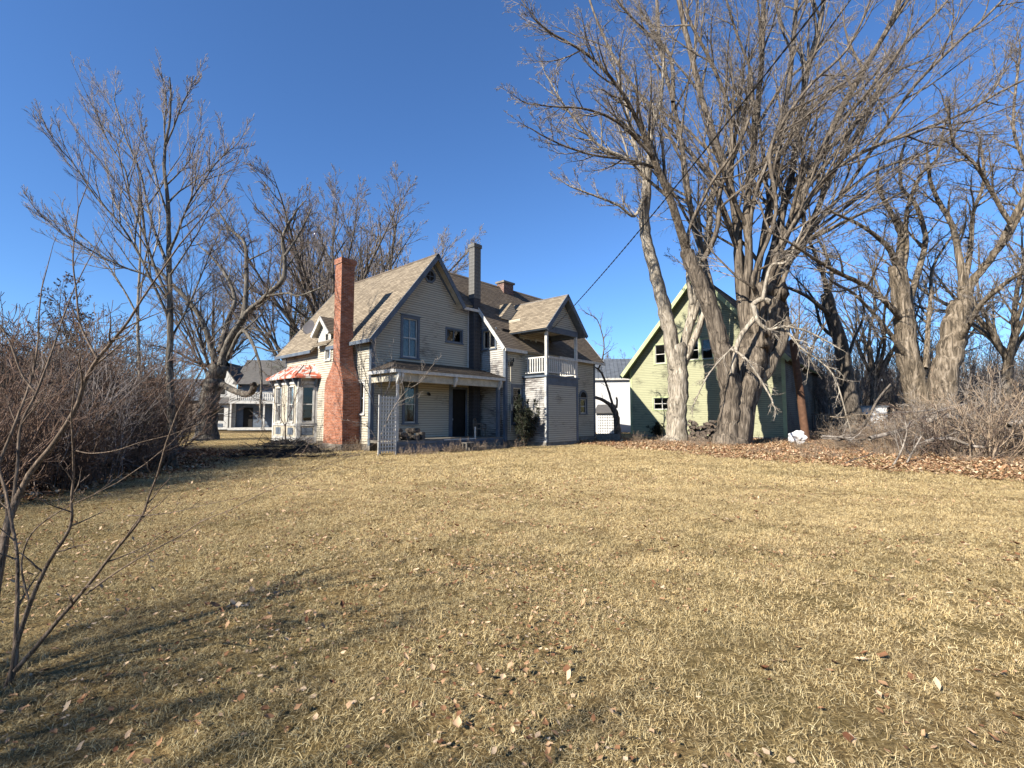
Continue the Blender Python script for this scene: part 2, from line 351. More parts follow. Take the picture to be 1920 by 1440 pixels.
# --- corner boards
for F,s0,s1,t0,t1 in ((FS(),-.03,.15,.3,5.45),(FW(),0,.14,.3,5.25),(FW(),8.9,9.05,.3,5.25),(FW(6.7),-2.13,-1.97,.3,5.45),(FS(-2.1),6.67,6.83,.3,5.3),(FS(-2.1),15.25,15.43,.3,5.3),(FS(),4.6,4.76,.55,3.4)):
    part(MB().box(F,s0,s1,t0,t1,0,.036),'corner_board','trim')
part(MB().box(FS(),5.9,5.98,4.25,7.7,0,.04),'trim_board','white')
# --- near-black boxes added behind the glass to darken it like unlit rooms
part(MB().box(FS(.4),.4,6.2,.4,5.2,-8.2,0),'dark_room_box','dark'); part(MB().box(FS(.4),1.3,5.0,5.2,7.2,-8.0,0),'dark_room_box','dark'); part(MB().box(FS(.4),5.0,6.4,5.2,7.4,-3,0),'dark_room_box','dark')
part(MB().box(FS(-1.7),7.15,15.0,.4,4.9,-6,0),'dark_room_box','dark'); part(MB().box(FW(7.1),-1.5,0.3,4.95,6.4,-1,0),'dark_room_box','dark'); part(MB().box(FS(-1.3),8.5,10.6,4.3,6.4,-1.2,0),'dark_room_box','dark')
part(MB().prism(Fr((0,0,.4),(1,0,0),(0,1,0),(0,0,1)),[(.0,5.6),(-.45,5.8),(-.45,8.2),(0,8.5)],0,2.95),'dark_room_box','dark')
# --- windows
window(FS(),1.67,2.52,4.48,6.38,curtain=(0,1,'curtain'),cols=2)
window(FS(),4.42,5.46,5.55,6.2,slider=True,rows=1,tm='trim',sm='trim',trim=.09,cap=False)
window(FS(),1.82,2.48,1.3,3.08,curtain=(.0,.4,'curtain'))
window(FW(),.55,.98,1.75,3.15,tm='white',trim=.1)
window(FW(),3.8,4.27,4.52,5.2,tm='white',trim=.08,rows=1,cap=False,curtain=None)
window(FW(6.7),-1.36,-.42,5.32,6.3,slider=True,rows=1,trim=.11,sm='cream',cap=False)
window(FS(-2.1),7.25,8.0,1.25,3.15,trim=.14,cols=1,curtain=(0,.35,'curtain'))
window(FS(-2.1),13.65,14.35,1.8,2.7,trim=.1,rows=2,cap=False)
ar=MB(); pr=MB(); F=FS(-2.1); n=12; ra,rb=.35,.48
for i in range(n):
    w0=math.pi*i/n;w1=math.pi*(i+1)/n; cx=14.0
    ar.prism(F,[(cx+ra*math.cos(w0),2.82+ra*math.sin(w0)),(cx+rb*math.cos(w0),2.82+rb*math.sin(w0)),(cx+rb*math.cos(w1),2.82+rb*math.sin(w1)),(cx+ra*math.cos(w1),2.82+ra*math.sin(w1))],.0,.055)
arch=part(ar,'window_arch','trim')
part(MB().prism(F,[(14+.35*math.cos(math.pi*i/12),2.82+.35*math.sin(math.pi*i/12)) for i in range(13)],.022,.03),'pane','dark',arch)
# octagonal attic window
F=FS(); oc=MB()
def ngon(r,n=8,o=R(22.5),c=(3.25,8.77)): return [(c[0]+r*math.cos(o+2*math.pi*i/n),c[1]+r*math.sin(o+2*math.pi*i/n)) for i in range(n)]
A,B=ngon(.27),ngon(.39)
for i in range(8): oc.prism(F,[A[i],B[i],B[(i+1)%8],A[(i+1)%8]],.0,.06)
ow=part(oc,'octagonal_window','trim'); part(MB().prism(F,ngon(.27),.022,.03),'pane','dark',ow)
part(MB().box(F,3.235,3.265,8.52,9.02,.03,.045).box(F,3.0,3.5,8.755,8.785,.03,.044),'sash','trim',ow)
# front door dark
dr=part(MB().box(FS(),4.76,4.84,.55,3.05,-.02,.04).box(FS(),5.78,5.9,.55,3.05,-.02,.04).box(FS(),4.76,5.9,3.05,3.17,-.02,.042),'door_frame','trim')
part(MB().box(FS(),4.84,5.78,.55,3.05,-.12,-.08),'door','dark',dr)
part(MB().box(FS(),4.9,4.94,1.4,1.5,-.08,-.03),'handle','steel',dr)
lamp=part(MB().box(FS(),3.17,3.27,2.68,2.82,.02,.05),'porch_lamp','trim'); 
part(MB().tube([hwp for hwp in (Vector((3.22,-.05,2.78)),Vector((3.22,-.12,2.76)),Vector((3.22,-.16,2.66)))],[.02,.05,.07],8),'lamp_shade','rope',lamp)
# --- roofs : F origin on eave line, s along eave, t up slope
def roof(F,poly,mat='shingle',holes=(),deck='cream',th=.1,name='roof'):
    r=part(MB().prism(F,poly,-th,-.012) if not holes else MB().courses(F,poly,holes,9,0),'%s_deck'%name,deck)
    m=MB(); m.courses(F,poly,holes,.14,.014)
    return part(m,'shingles',mat,r,kind='stuff')
sl=1.27; ul=math.hypot(1,sl)
FL=Fr((-.4,0,ZR-sl*3.78),(0,1,0),(1,0,sl),(-sl,0,1)); TL=3.78*ul
roof(FL,[(-.5,0),(9.6,0),(9.6,TL),(-.5,TL)],holes=[(3.55,5.15,0,.95)])
# boards closing the underside of the left slope
part(MB().box(FL,-.5,3.55,0,TL,-.1,-.02).box(FL,5.15,9.6,0,TL,-.1,-.02).box(FL,3.55,5.15,1.2,TL,-.1,-.02),'roof_deck','cream')
FRt=Fr((5.3,0,ZR-sl*1.92),(0,1,0),(-1,0,sl),(sl,0,1)); TRr=1.92*ul
roof(FRt,[(-.5,0),(9.6,0),(9.6,TRr),(-.5,TRr)])
part(MB().prism(Fr((6.75,0,ZR-sl*3.37),(0,1,0),(-1,0,sl),(sl,0,1)),[(5.1,0),(9.6,0),(9.6,3.37*ul-TRr),(5.1,3.37*ul-TRr)],-.1,-.012),'roof_deck','cream')
sw=1.2; uw=math.hypot(1,sw); zb=8.05-sw*2.4
FWg=Fr((0,-2.4,zb),(1,0,0),(0,1,sw),(0,-sw,1)); TW=3.9*uw; t1=2.05*uw
roof(FWg,[(6.35,0),(16.2,0),(16.2,TW),(3.38,TW),(5.13,t1),(6.35,t1)],'shingle_d')
FWb=Fr((0,5.4,zb),(1,0,0),(0,-1,sw),(0,sw,1))
roof(FWb,[(6.35,0),(16.2,0),(16.2,TW),(3.38,TW),(6.35,TW-3.2)],'shingle_d')
# ridge caps
rc=MB()
for F2,s0,s1,t in ((FL,-.5,9.6,TL),(FRt,-.5,9.6,TRr),(FWg,3.38,16.2,TW),(FWb,3.38,16.2,TW)): part(MB().box(F2,s0,s1,t-.14,t+.02,.005,.03),'ridge_cap','shingle_d')
# rakes and fascias
rk=MB()
def rake(m,p,q,w=.2,th=.05,up=(0,0,1)):
    p=Vector(p);q=Vector(q);d=(q-p);L=d.length; x=Vector((0,1,0)) if abs(d.y)<1e-3 else Vector((1,0,0))
    n=d.normalized().cross(x); 
    if n.z<0:n=-n
    m.box(Fr(p,x,d,n),-th/2,th/2,0,L,-w,.02)
rake(rk,(-.4,-.52,5.05),(3.38,-.52,ZR)); rake(rk,(3.38,-.52,ZR),(5.3,-.52,ZR-sl*1.92)); rake(rk,(-.4,9.62,5.05),(3.38,9.62,ZR))
rk.box(FW(-.42),-.5,3.5,4.9,5.06,-.03,.02).box(FW(-.42),5.2,9.6,4.9,5.06,-.03,.02)
part(rk,'rake_boards','trim')
for a_,b_,w_ in (((6.33,-2.4,zb),(6.33,-.3,zb+2.1*sw),.16),((16.22,-2.4,zb),(16.22,1.5,ZR),.16)):
    rk=MB(); rake(rk,a_,b_,w_); part(rk,'rake_board','white')
part(MB().box(FS(-2.42),6.35,8.1,zb-.16,zb,-.02,.03),'fascia','white'); part(MB().box(FS(-2.42),11.1,16.2,zb-.16,zb,-.02,.03),'fascia','white')
part(MB().box(FS(-.5),5.2,6.4,7.3,7.45,-.02,.02),'fascia','white')
# soffit of gable overhang
part(MB().bar((.02,-.04,5.35),(3.36,-.04,9.55),.16,.05,up=(0,1,0)).bar((3.36,-.04,9.55),(5.05,-.04,7.65),.16,.05,up=(0,1,0)),'frieze_board','trim')
# --- wall dormer above the window
F=FW(-.03); dm=MB(); dm.courses(F,[(3.75,5.15),(5.1,5.15),(5.1,5.95),(4.42,6.6),(3.75,5.95)],[(3.98,4.25,5.52,5.85)],.115,.02,base=.35)
part(dm,'dormer_wall','white'); part(MB().box(FS(3.75),-.03,.9,5.1,6.0,-.02,0).box(FS(5.1),-.03,.9,5.1,6.0,0,.02),'dormer_cheek','siding')
part(MB().box(F,3.98,4.25,5.52,5.85,-.05,-.04),'pane','glass'); part(MB().box(F,3.93,3.98,5.47,5.9,0,.04).box(F,4.25,4.3,5.47,5.9,0,.04).box(F,3.93,4.3,5.9,5.94,0,.04),'sash','white')
for sgn in (-1,1):
    s2=1.0; u2=math.hypot(1,s2); Fd=Fr((-.3,4.42+sgn*.95,6.75-.95),(1,0,0),(0,-sgn,s2),(0,sgn*s2,1))
    roof(Fd,[(0,0),(.55,0),(1.35,.95*u2),(0,.95*u2)],'shingle_d',th=.07,name='dormer')
r2=MB(); rake(r2,(-.32,4.42-.95,5.8),(-.32,4.42,6.75),.14); rake(r2,(-.32,4.42+.95,5.8),(-.32,4.42,6.75),.14); part(r2,'dormer_rake','white')
Fp=Fr((-.42,0,5.22),(0,1,0),(.4,0,.28),(-.28,0,.4)); roof(Fp,[(3.45,0),(5.0,0),(5.0,.48),(3.45,.48)],'shingle',th=.05,name='pent')
# --- octagonal bay window
bay=[(0,5.08),(-.85,5.45),(-.85,8.55),(0,8.92)]
bw=MB(); 
def wallframe(p,q,out=(-1,0,0)):
    p=Vector((*p,0));q=Vector((*q,0)); x=(q-p).normalized(); n=Vector((x.y,-x.x,0)); 
    if n.dot(Vector(out))<0:n=-n
    return Fr(p,x,(0,0,1),n),(q-p).length
bayo=None
for i in range(3):
    Fb,L=wallframe(bay[i],bay[i+1]); 
    if i==0: hs=[(.2,L-.2,1.32,3.15)]
    elif i==1: hs=[(.5,1.15,1.32,3.15),(2.0,2.65,1.32,3.15)]
    else: hs=[(.2,L-.2,1.32,3.15)]
    m=MB(); m.courses(Fb,[(0,.35),(L,.35),(L,3.6),(0,3.6)],hs,3.3,.0)
    o=part(m,'bay_window','cream')
    if bayo is None: bayo=o
    tr=MB(); tr.box(Fb,0,.14,.2,3.6,0,.03).box(Fb,L-.14,L,.2,3.6,0,.031).box(Fb,.14,L-.14,1.12,1.24,0,.05).box(Fb,.14,L-.14,3.3,3.42,0,.045).box(Fb,.14,L-.14,.4,.55,0,.04).box(Fb,.14,L-.14,.2,.36,0,.03)
    part(tr,'bay_trim','white',o)
    for h in hs:
        window(Fb,*h,parent=o,trim=.05,tm='white',cap=False,curtain=((0,.75,'curtain_y') if i==1 else None))
        part(MB().box(Fb,h[0],h[1],.65,1.02,.002,.012),'bay_panel','trim',o)
    br=MB()
    for q in ((.05,L-.1) if i!=1 else (.05,1.0,2.0,L-.15)):
        br.prism(Fr(Fb.p(q,0,0),Fb.n,(0,0,1),Fb.x),[(0,3.1),(.09,3.2),(.3,3.52),(.3,3.6),(0,3.6)],0,.09)
    part(br,'bracket','trim',o)
ev=[(0,4.68),(-1.18,5.15),(-1.18,8.85),(0,9.3)]; rp=[(0,5.5),(-.32,6.1),(-.32,7.9),(0,8.5)]; zt=4.35
m=MB()
for i in range(3):
    e0,e1,p0,p1=[Vector((*ev[i],3.68)),Vector((*ev[i+1],3.68)),Vector((*rp[i],zt)),Vector((*rp[i+1],zt))]
    m.face([e0,e1,p1,p0]); m.face([e0,e1,e1-Vector((0,0,.1)),e0-Vector((0,0,.1))])
    k=max(1,int((e1-e0).length/.45))
    for j in range(k+1):
        q=j/k; m.bar(e0.lerp(e1,q)+Vector((0,0,.01)),p0.lerp(p1,q)+Vector((0,0,.01)),.03,.03)
m.face([Vector((*p,zt)) for p in rp]); m.face([Vector((*p,3.58)) for p in ev]); part(m,'bay_roof','redroof')
# --- red brick chimney with swept shoulders
def chim():
    prof=[(.35,.85,2.6,.85),(3.0,.85,2.6,.85),(3.15,.87,2.57,.84),(3.4,.97,2.42,.8),(3.65,1.08,2.2,.78),(3.9,1.17,2.0,.75),(4.15,1.22,1.88,.7),(4.5,1.25,1.85,.66),(8.75,1.25,1.85,.66),(8.75,1.21,1.89,.7),(9.0,1.21,1.89,.7)]
    m=MB(); A0=-.88
    # (z, b near, b far, depth in a); outer face stays near a=A0
    def ring(p):
        z,b0,b1,d=p; o=.04 if p[0]>=8.75 and d==.7 else 0; a1=0.02 if z<3 else (A0+d)
        if z<8.7 and z>=3: a1=A0+max(d,.66)+.0
        return [Vector((A0-o,b0,z)),Vector((A0-o,b1,z)),Vector((a1+o,b1,z)),Vector((a1+o,b0,z))]
    rs=[ring(p) for p in prof]
    for (p,q),(z0,z1) in zip(zip(rs,rs[1:]),((a[0],b[0]) for a,b in zip(prof,prof[1:]))):
        for i in range(4):
            j=(i+1)%4; horiz=[(v.y if i%2==0 else v.x) for v in (p[i],p[j],q[j],q[i])]
            m.face([p[i],p[j],q[j],q[i]],[(horiz[0]+i*.1,z0),(horiz[1]+i*.1,z0),(horiz[2]+i*.1,z1),(horiz[3]+i*.1,z1)])
    m.face(rs[-1]); return m
ch=part(chim(),'brick_chimney','brick')
part(MB().box(FW(-.0),.8,2.65,0,.35,-.0,.93),'chimney_footing','stone',ch)
# --- concrete block chimney in the corner
bc=part(MB().box(FS(),6.02,6.48,.5,11.1,.02,.38),'block_chimney','dark')
bl=MB().box(Fr((0,0,0),(1,0,0),(0,0,1),(0,-1,0)),-.122,.122,0,.192,-.003,.1).mesh('concrete_block',M['block'])
blp=bl.copy(); blp.materials[0]=M['block_top']
def block(x,y,z,rz,top):
    o=obj('concrete_block',blp if top else bl,bc); o.location=(x,y,z); o.rotation_euler=(rnd.uniform(-.01,.01),0,rz)
z=.5;k=0
while z<10.9:
    lit=z>8  # sunlit courses above the roof get the paler block colour
    for q in (.125,.375): block(6.0+q,-.31,z,0,lit)
    for q in (.1,.3): block(6.09,-q,z,-math.pi/2,lit)
    z+=.2;k+=1
part(MB().box(FS(),5.95,6.55,10.95,11.15,-.05,.45),'chimney_cap','block_top',bc)
# small brick chimney on the ridge
sc=part(MB().box(FS(1.3),10.0,10.9,9.3,10.08,-.4,.2),'ridge_chimney','oldbrick')
part(MB().box(FS(1.3),9.92,10.98,10.08,10.2,-.48,.28),'chimney_cap','stone',sc)
# --- porch
part(MB().box(FS(),.0,6.66,.42,.55,.03,2.0),'porch_floor','wood')
sk=MB()
sk.box(FS(-1.95),.05,6.66,.04,.41,-.02,.02).box(FS(-2.0),0,6.66,.4,.5,0,.03)
part(sk,'porch_skirt','trim')
bmn=MB(); bmn.box(FS(-1.85),.0,6.66,3.12,3.46,0,.12); bmn.box(FW(.0),-1.97,-.05,3.12,3.4,-.1,.02); part(bmn,'porch_beam','cream')
bmn=MB(); bmn.box(FS(-2.1),-.18,6.66,3.47,3.62,0,.06); bmn.box(FW(-.18),-2.1,-.05,3.47,3.62,-.03,.04); part(bmn,'porch_fascia','white')
part(MB().box(FS(),-.15,6.66,3.46,3.49,.03,2.1),'porch_ceiling','cream')
# hipped porch roof
zp=3.63; m=MB()
def hip(m):
    pr_=2.2; zt=4.25
    Fo=Fr((0,-pr_,zp),(1,0,0),(0,pr_,zt-zp),(0,-(zt-zp),pr_)); L=math.hypot(pr_,zt-zp)
    m.courses(Fo,[(-.24,0),(6.68,0),(6.68,L),(1.2,L)],(),.14,.014)
    Fs=Fr((-.24,0,zp),(0,1,0),(1.44,0,zt-zp),(-(zt-zp),0,1.44)); L2=math.hypot(1.44,zt-zp)
    m.courses(Fs,[(-pr_,0),(-.02,0),(-.02,L2)],(),.14,.014)
hip(m); pro=part(m,'porch_roof','shingle_d')
part(MB().face([(-.22,-2.18,3.62),(6.66,-2.18,3.62),(6.66,-.03,4.2),(1.2,-.03,4.2)]).face([(-.22,-2.18,3.62),(1.2,-.03,4.2),(-.22,-.03,3.62)]),'roof_deck','cream',pro)
p1=MB().box(Fr((.12,-1.9,0),(1,0,0),(0,0,1),(0,-1,0)),-.05,.05,.55,3.12,-.05,.05); part(p1,'porch_post','white')
part(MB().box(Fr((6.35,-1.9,0),(1,0,0),(0,0,1),(0,-1,0)),-.08,.08,.55,3.12,-.08,.08),'porch_post','trim')
def bracket(x):
    m=MB()
    m.prism(Fr((x-.05,-1.98,0),(0,-1,0),(0,0,1),(1,0,0)),[(0,3.0),(.06,3.02),(.2,3.3),(.2,3.45),(0,3.45)],0,.1)
    for k in range(6): m.tube([(x-.07,-1.99-.028*k,3.2+.035*k),(x+.07,-2.02-.028*k,3.2+.035*k)],.025,6)
    part(m,'bracket','white')
for x in (.02,.2,3.25,6.3): bracket(x)
part(MB().box(FS(-2.35),3.6,6.2,.0,.16,0,.35).box(FS(-2.05),3.7,6.1,.16,.3,0,.3),'porch_step','wood')
# --- enclosed box below the balcony
wall(FS(-3.75),[(8.1,.25),(10.95,.25),(10.95,3.3),(8.1,3.3)],(), 'siding_box')
wall(FW(8.1),[(-3.75,.25),(-2.1,.25),(-2.1,3.65),(-3.75,3.65)],(), 'siding_worn')
part(MB().box(FW(10.95),-3.75,-2.1,.25,3.7,-.02,0),'wall','siding')
tb=MB(); F=FS(-3.75)
tb.box(F,8.06,8.2,.25,3.7,0,.04).box(F,10.82,10.99,.25,3.7,0,.04).box(F,8.2,10.82,3.28,3.7,0,.035).box(F,8.0,11.05,3.7,3.8,-1.6,.1).box(F,8.2,10.82,3.45,3.5,.035,.06)
part(tb,'balcony_trim','trim'); part(MB().box(FW(8.1),-3.79,-3.64,.25,3.7,0,.035),'trim_board','white')
part(MB().box(F,8.1,10.95,0,.25,-1.6,-.03),'foundation','stone')
# balcony
rl=MB(); rl.box(F,8.22,10.85,4.72,4.8,-.02,.07).box(F,8.22,10.85,3.93,3.99,0,.05); rl.box(FW(8.13),-3.7,-2.3,4.72,4.8,-.05,.04).box(FW(8.13),-3.7,-2.3,3.93,3.99,-.03,.02)
rl.box(FW(10.9),-3.7,-2.3,4.72,4.8,-.05,.04).box(FW(10.9),-3.7,-2.3,3.93,3.99,-.03,.02)
rail=part(rl,'balcony_rail','white')
bal=MB().box(Fr((0,0,0),(1,0,0),(0,0,1),(0,-1,0)),-.035,.035,3.99,4.72,-.02,.02).mesh('baluster',M['white'])
for i in range(15): o=obj('baluster',bal,rail); o.location=(8.34+i*.172,-3.775,0)
for a in (8.125,10.9):
    for i in range(8): o=obj('baluster',bal,rail); o.location=(a,-3.62+i*.165,0); o.rotation_euler=(0,0,math.pi/2)
for a,b in ((8.15,-3.72),(10.88,-3.72)): part(MB().box(Fr((a,b,0),(1,0,0),(0,0,1),(0,-1,0)),-.07,.07,3.8,6.25,-.07,.07),'balcony_post','white')
bm_=MB().box(FS(-3.66),8.05,10.97,6.12,6.42,-.02,.14); bm_.box(FW(8.12),-3.66,-2.0,6.12,6.4,-.06,.06).box(FW(10.9),-3.66,-2.0,6.12,6.4,-.06,.06); part(bm_,'balcony_beam','trim')
wall(FS(-3.72),[(8.0,6.42),(11.05,6.42),(9.53,8.05)],(), 'siding')
part(MB().box(FS(),8.1,10.95,6.38,6.41,2.0,3.66),'balcony_ceiling','cream')
wall(FS(-1.75),[(8.3,4.5),(10.8,4.5),(10.8,7.0),(8.3,7.0)],[(8.6,9.15,4.9,6.0),(9.7,10.35,4.4,6.0)],'siding')
window(FS(-1.75),8.6,9.15,4.9,6.0,tm='cream',trim=.08,cap=False)
window(FS(-1.75),9.7,10.35,4.4,6.0,tm='white',trim=.09,cap=False,curtain=(0,1,'curtain'))
part(MB().box(FW(8.3),-1.75,.6,4.4,7.1,-.02,0),'dormer_cheek','siding'); part(MB().box(FW(10.8),-1.75,.6,4.4,7.1,-.02,0),'dormer_cheek','siding')
sb=1.09; ub=math.hypot(1,sb); rz=8.3
for sgn,pl in ((-1,0),(1,0)):
    hwid=1.93; Fd=Fr((9.53+sgn*hwid,-4.15,rz-sb*hwid),(0,1,0),(-sgn,0,sb),(sgn*sb,0,1)); T=hwid*ub
    # roof runs back into the wing slope
    be=(rz-sb*hwid-8.05)/sw; bt=(rz-8.05)/sw
    roof(Fd,[(0,0),(be+4.75,0),(bt+4.5,T),(0,T)],'shingle',deck='trim',name='balcony_roof')
rk=MB(); rake(rk,(9.53-1.93,-4.17,rz-sb*1.93),(9.53,-4.17,rz),.2); rake(rk,(9.53+1.93,-4.17,rz-sb*1.93),(9.53,-4.17,rz),.2); part(rk,'rake_boards','trim')
# older small dormer roof behind it
for sgn in (-1,1):
    hwid=.95; Fd=Fr((8.6+sgn*hwid,-.85,8.2-sb*hwid),(0,1,0),(-sgn,0,sb),(sgn*sb,0,1)); T=hwid*ub
    roof(Fd,[(0,0),(.2,0),(1.1,T),(0,T)],'shingle',name='dormer',th=.03)
part(MB().prism(FS(-.84),[(7.68,7.15),(9.52,7.15),(8.6,8.13)],-1.2,0),'dormer_wall','siding')
# downpipe, meter, conduit
part(MB().tube([(11.35,-2.2,4.0),(11.35,-2.25,.6),(11.3,-2.5,.25),(11.25,-2.7,.1)],.06,8),'downpipe','white')
mt=part(MB().tube([(7.02,-2.18,4.4),(7.02,-2.18,.8)],.025,6),'conduit','cream')
part(MB().box(FS(-2.14),6.95,7.1,1.9,2.25,0,.12),'meter_box','steel',mt); part(MB().box(FS(-2.14),6.9,7.16,4.3,4.5,0,.1).tube([(6.9,-2.3,4.5),(6.9,-2.3,4.7)],.05,6).tube([(7.1,-2.3,4.5),(7.1,-2.3,4.7)],.05,6),'insulators','rope',mt)
part(MB().box(FW(8.1),-3.3,-2.3,1.9,2.6,.02,.04),'boarded_window','siding_worn')
# ================================================================ GREEN BARN
barn=empty('barn',(9.64,39,0),R(-39),label='tall pale green clapboard barn with steep gable behind the two big maples',cat='barn')
hs=[(2.15,2.95,5.75,7.2),(4.75,5.5,5.85,7.3),(5.75,6.5,5.85,7.3),(1.95,3.3,2.15,3.05)]
wall(FS(),[(0,.2),(11.1,.2),(11.1,5.85),(5.6,12.1),(0,5.3)],hs,'siding_green',.135,barn)
for i,h in enumerate(hs): window(FS(),*h,parent=barn,trim=.12,tm='greenpaint',sm='white',cap=False,cols=1,rows=2,slider=(i==3))
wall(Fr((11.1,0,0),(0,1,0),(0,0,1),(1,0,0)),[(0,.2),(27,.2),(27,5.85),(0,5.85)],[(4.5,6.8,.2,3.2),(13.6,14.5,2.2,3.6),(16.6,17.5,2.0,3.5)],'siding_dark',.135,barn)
F=Fr((11.1,0,0),(0,1,0),(0,0,1),(1,0,0))
for h in ((13.6,14.5,2.2,3.6),(16.6,17.5,2.0,3.5)): window(F,*h,parent=barn,trim=.1,tm='wood',sm='wood',cap=False)
part(MB().box(F,4.5,6.8,.2,3.2,-.12,-.06),'barn_door','wood',barn)
part(MB().box(FW(0),0,27,.2,5.3,-.05,0).box(FS(27),0,11.1,.2,5.3,0,.05),'wall','siding_green',barn)
part(MB().prism(FS(27),[(0,5.3),(11.1,5.85),(5.6,12.1)],-.05,0),'wall','siding_green',barn)
part(MB().box(FS(),-.03,.15,.2,5.4,0,.04),'corner_board','greenpaint',barn); part(MB().box(FS(),10.9,11.13,.2,5.95,0,.04),'corner_board','greenpaint',barn)
part(MB().box(FS(),.02,11.08,0,.2,-.3,-.02).box(F,0.02,27,0,.2,-.3,-.02),'foundation','stone',barn)
def roof2(F,poly,parent,mat='shingle_g',deck='darkgreen',e=.16):
    r=part(MB().prism(F,poly,-.14,-.012),'roof_deck',deck,parent); part(MB().courses(F,poly,(),e,.014),'shingles',mat,r,kind='stuff')
ubn=math.hypot(1,1.21); ubr=math.hypot(1,1.16)
roof2(Fr((-.6,0,12.32-1.21*6.2),(0,1,0),(1,0,1.21),(-1.21,0,1)),[(-.7,0),(27.5,0),(27.5,6.2*ubn),(-.7,6.2*ubn)],barn)
roof2(Fr((11.6,0,12.32-1.16*6.0),(0,1,0),(-1,0,1.16),(1.16,0,1)),[(-.7,0),(27.5,0),(27.5,6.0*ubr),(-.7,6.0*ubr)],barn)
m=MB(); rake(m,(-.6,-.72,12.32-1.21*6.2),(5.6,-.72,12.32),.26); rake(m,(11.6,-.72,12.32-1.16*6),(5.6,-.72,12.32),.26); part(m,'rake_boards','greenpaint',barn)
# ================================================================ OTHER BUILDINGS
sh=empty('shed',(8.2,48.5,0),R(-8),label='white walled outbuilding with grey metal roof between the house and the green barn',cat='shed')
part(MB().box(FS(),0,5.2,0,5.3,-.06,0).box(FW(),0,7,0,5.3,-.06,0).box(FW(5.2),0,7,0,5.3,-.06,0),'wall','snow',sh)
part(MB().box(FS(),-.3,5.5,5.25,5.45,.25,.3),'fascia','white',sh)
m=MB(); Fz=Fr((0,-.3,5.4),(1,0,0),(0,1,.62),(0,-.62,1)); m.box(Fz,-.35,5.55,0,4.6,-.06,0)
for i in range(15): m.box(Fz,-.35+i*.42,-.31+i*.42,0,4.6,.002,.05)
part(m,'roof','metalroof',sh); part(MB().prism(FW(0),[(0,5.3),(7,5.3),(3.6,7.4)],-.05,0).prism(FW(5.2),[(0,5.3),(7,5.3),(3.6,7.4)],-.05,0),'gable','snow',sh)
# small shed roof low on the left of it
sp=empty('lean_to',(7.75,44.2,0),R(-20),label='low grey lean-to with slatted side beside the white outbuilding',cat='shed')
part(MB().box(FS(),0,1.5,0,1.9,-.05,0).box(FW(1.5),0,2,0,1.9,-.05,0),'wall','snow',sp)
part(MB().box(Fr((0,-.3,1.9),(1,0,0),(0,1,.35),(0,-.35,1)),-.2,1.7,0,2.4,0,.06),'roof','shingle_g',sp)
# neighbour house far left
nb=empty('neighbour_house',(-34,53,0),R(8),label='distant white house with bay window and porch with lattice balustrade beyond the gnarled tree',cat='house')
part(MB().box(FS(),0,3.3,0.2,5.2,-.06,0).prism(FS(),[(0,5.2),(3.3,5.2),(1.65,7.6)],-.06,0).box(FW(0),0,7,.2,5.2,-.06,0),'wall','white',nb)
part(MB().box(FS(.3),3.3,11.5,.2,5.6,-.06,0),'wall','trim',nb)
m=MB(); 
for sgn in(-1,1): 
    m.box(Fr((1.65+sgn*2.1,0,7.75-2.1*1.35),(0,1,0),(-sgn,0,1.35),(sgn*1.35,0,1)),-.4,7,0,2.1*math.hypot(1,1.35),-.05,.03)
m.box(Fr((3,0,5.5),(1,0,0),(0,1,.8),(0,-.8,1)),0,9,-.5,4.5,-.05,.03); part(m,'roof','shingle_g',nb)
b2=part(MB().box(FS(-.9),.4,2.9,.2,3.0,-.9,0),'bay_window','white',nb); part(MB().box(Fr((0,-1.3,2.95),(1,0,0),(0,1,.6),(0,-.6,1)),.1,3.2,0,1.4,0,.08),'bay_roof','shingle_g',b2)
for x in (.8,1.75):
    for zz in (1.15,1.95): part(MB().box(FS(-.9),x,x+.7,zz,zz+.75,.0,.03),'pane','dark',b2)
part(MB().box(FS(-.9),.9,2.4,.45,.85,.0,.03),'bay_panel','trim',b2)
wn=part(MB().box(FS(),1.1,2.2,3.95,4.85,0,.05),'window','white',nb)
for x in (1.15,1.7): part(MB().box(FS(),x,x+.45,4.05,4.75,.05,.06),'pane','dark',wn)
pc=part(MB().box(FS(-2.0),3.4,11,3.0,3.3,-.1,.1).box(FS(),3.4,11,.15,.4,0,2.1).box(FS(),3.4,11,3.28,3.33,0,2.1),'porch','white',nb)
for x in (3.55,6.9,10.5): part(MB().box(FS(-2),x,x+.16,.4,3.0,-.08,.08),'porch_post','white',pc)
bal2=MB().box(Fr((0,0,0),(1,0,0),(0,0,1),(0,-1,0)),-.06,.06,3.38,4.1,-.02,.02).mesh('baluster',M['white'])
for i in range(34): o=obj('baluster',bal2,pc); o.location=(3.5+i*.21,-2.02,0); o.rotation_euler=(0,0,0)
part(MB().box(FS(-2),3.4,11,4.08,4.2,-.05,.05).box(FS(-2),3.4,11,3.6,3.66,-.03,.03),'rail','white',pc)
part(MB().box(FS(.3),4.0,5.0,.4,2.6,0,.04),'door','dark',nb); part(MB().box(FS(.3),8,9.2,1.2,2.6,0,.04),'window','dark',nb)
ob=empty('brown_barn',(-46,56,0),R(4),label='brown board barn with grey metal roof half hidden by branches at far left',cat='barn')
part(MB().box(FS(),0,10.5,0,3.6,-.06,0).box(FW(10.5),0,8,0,3.6,-.06,0).prism(FW(10.5),[(0,3.6),(8,3.6),(4,6.3)],-.05,0),'wall','bare',ob)
m=MB(); Fz=Fr((0,-.4,3.5),(1,0,0),(0,1,.65),(0,-.65,1)); m.box(Fz,-.4,11,0,5.2,-.06,0)
for i in range(22): m.box(Fz,-.4+i*.5,-.36+i*.5,0,5.2,.002,.05)
part(m,'roof','metalroof',ob)
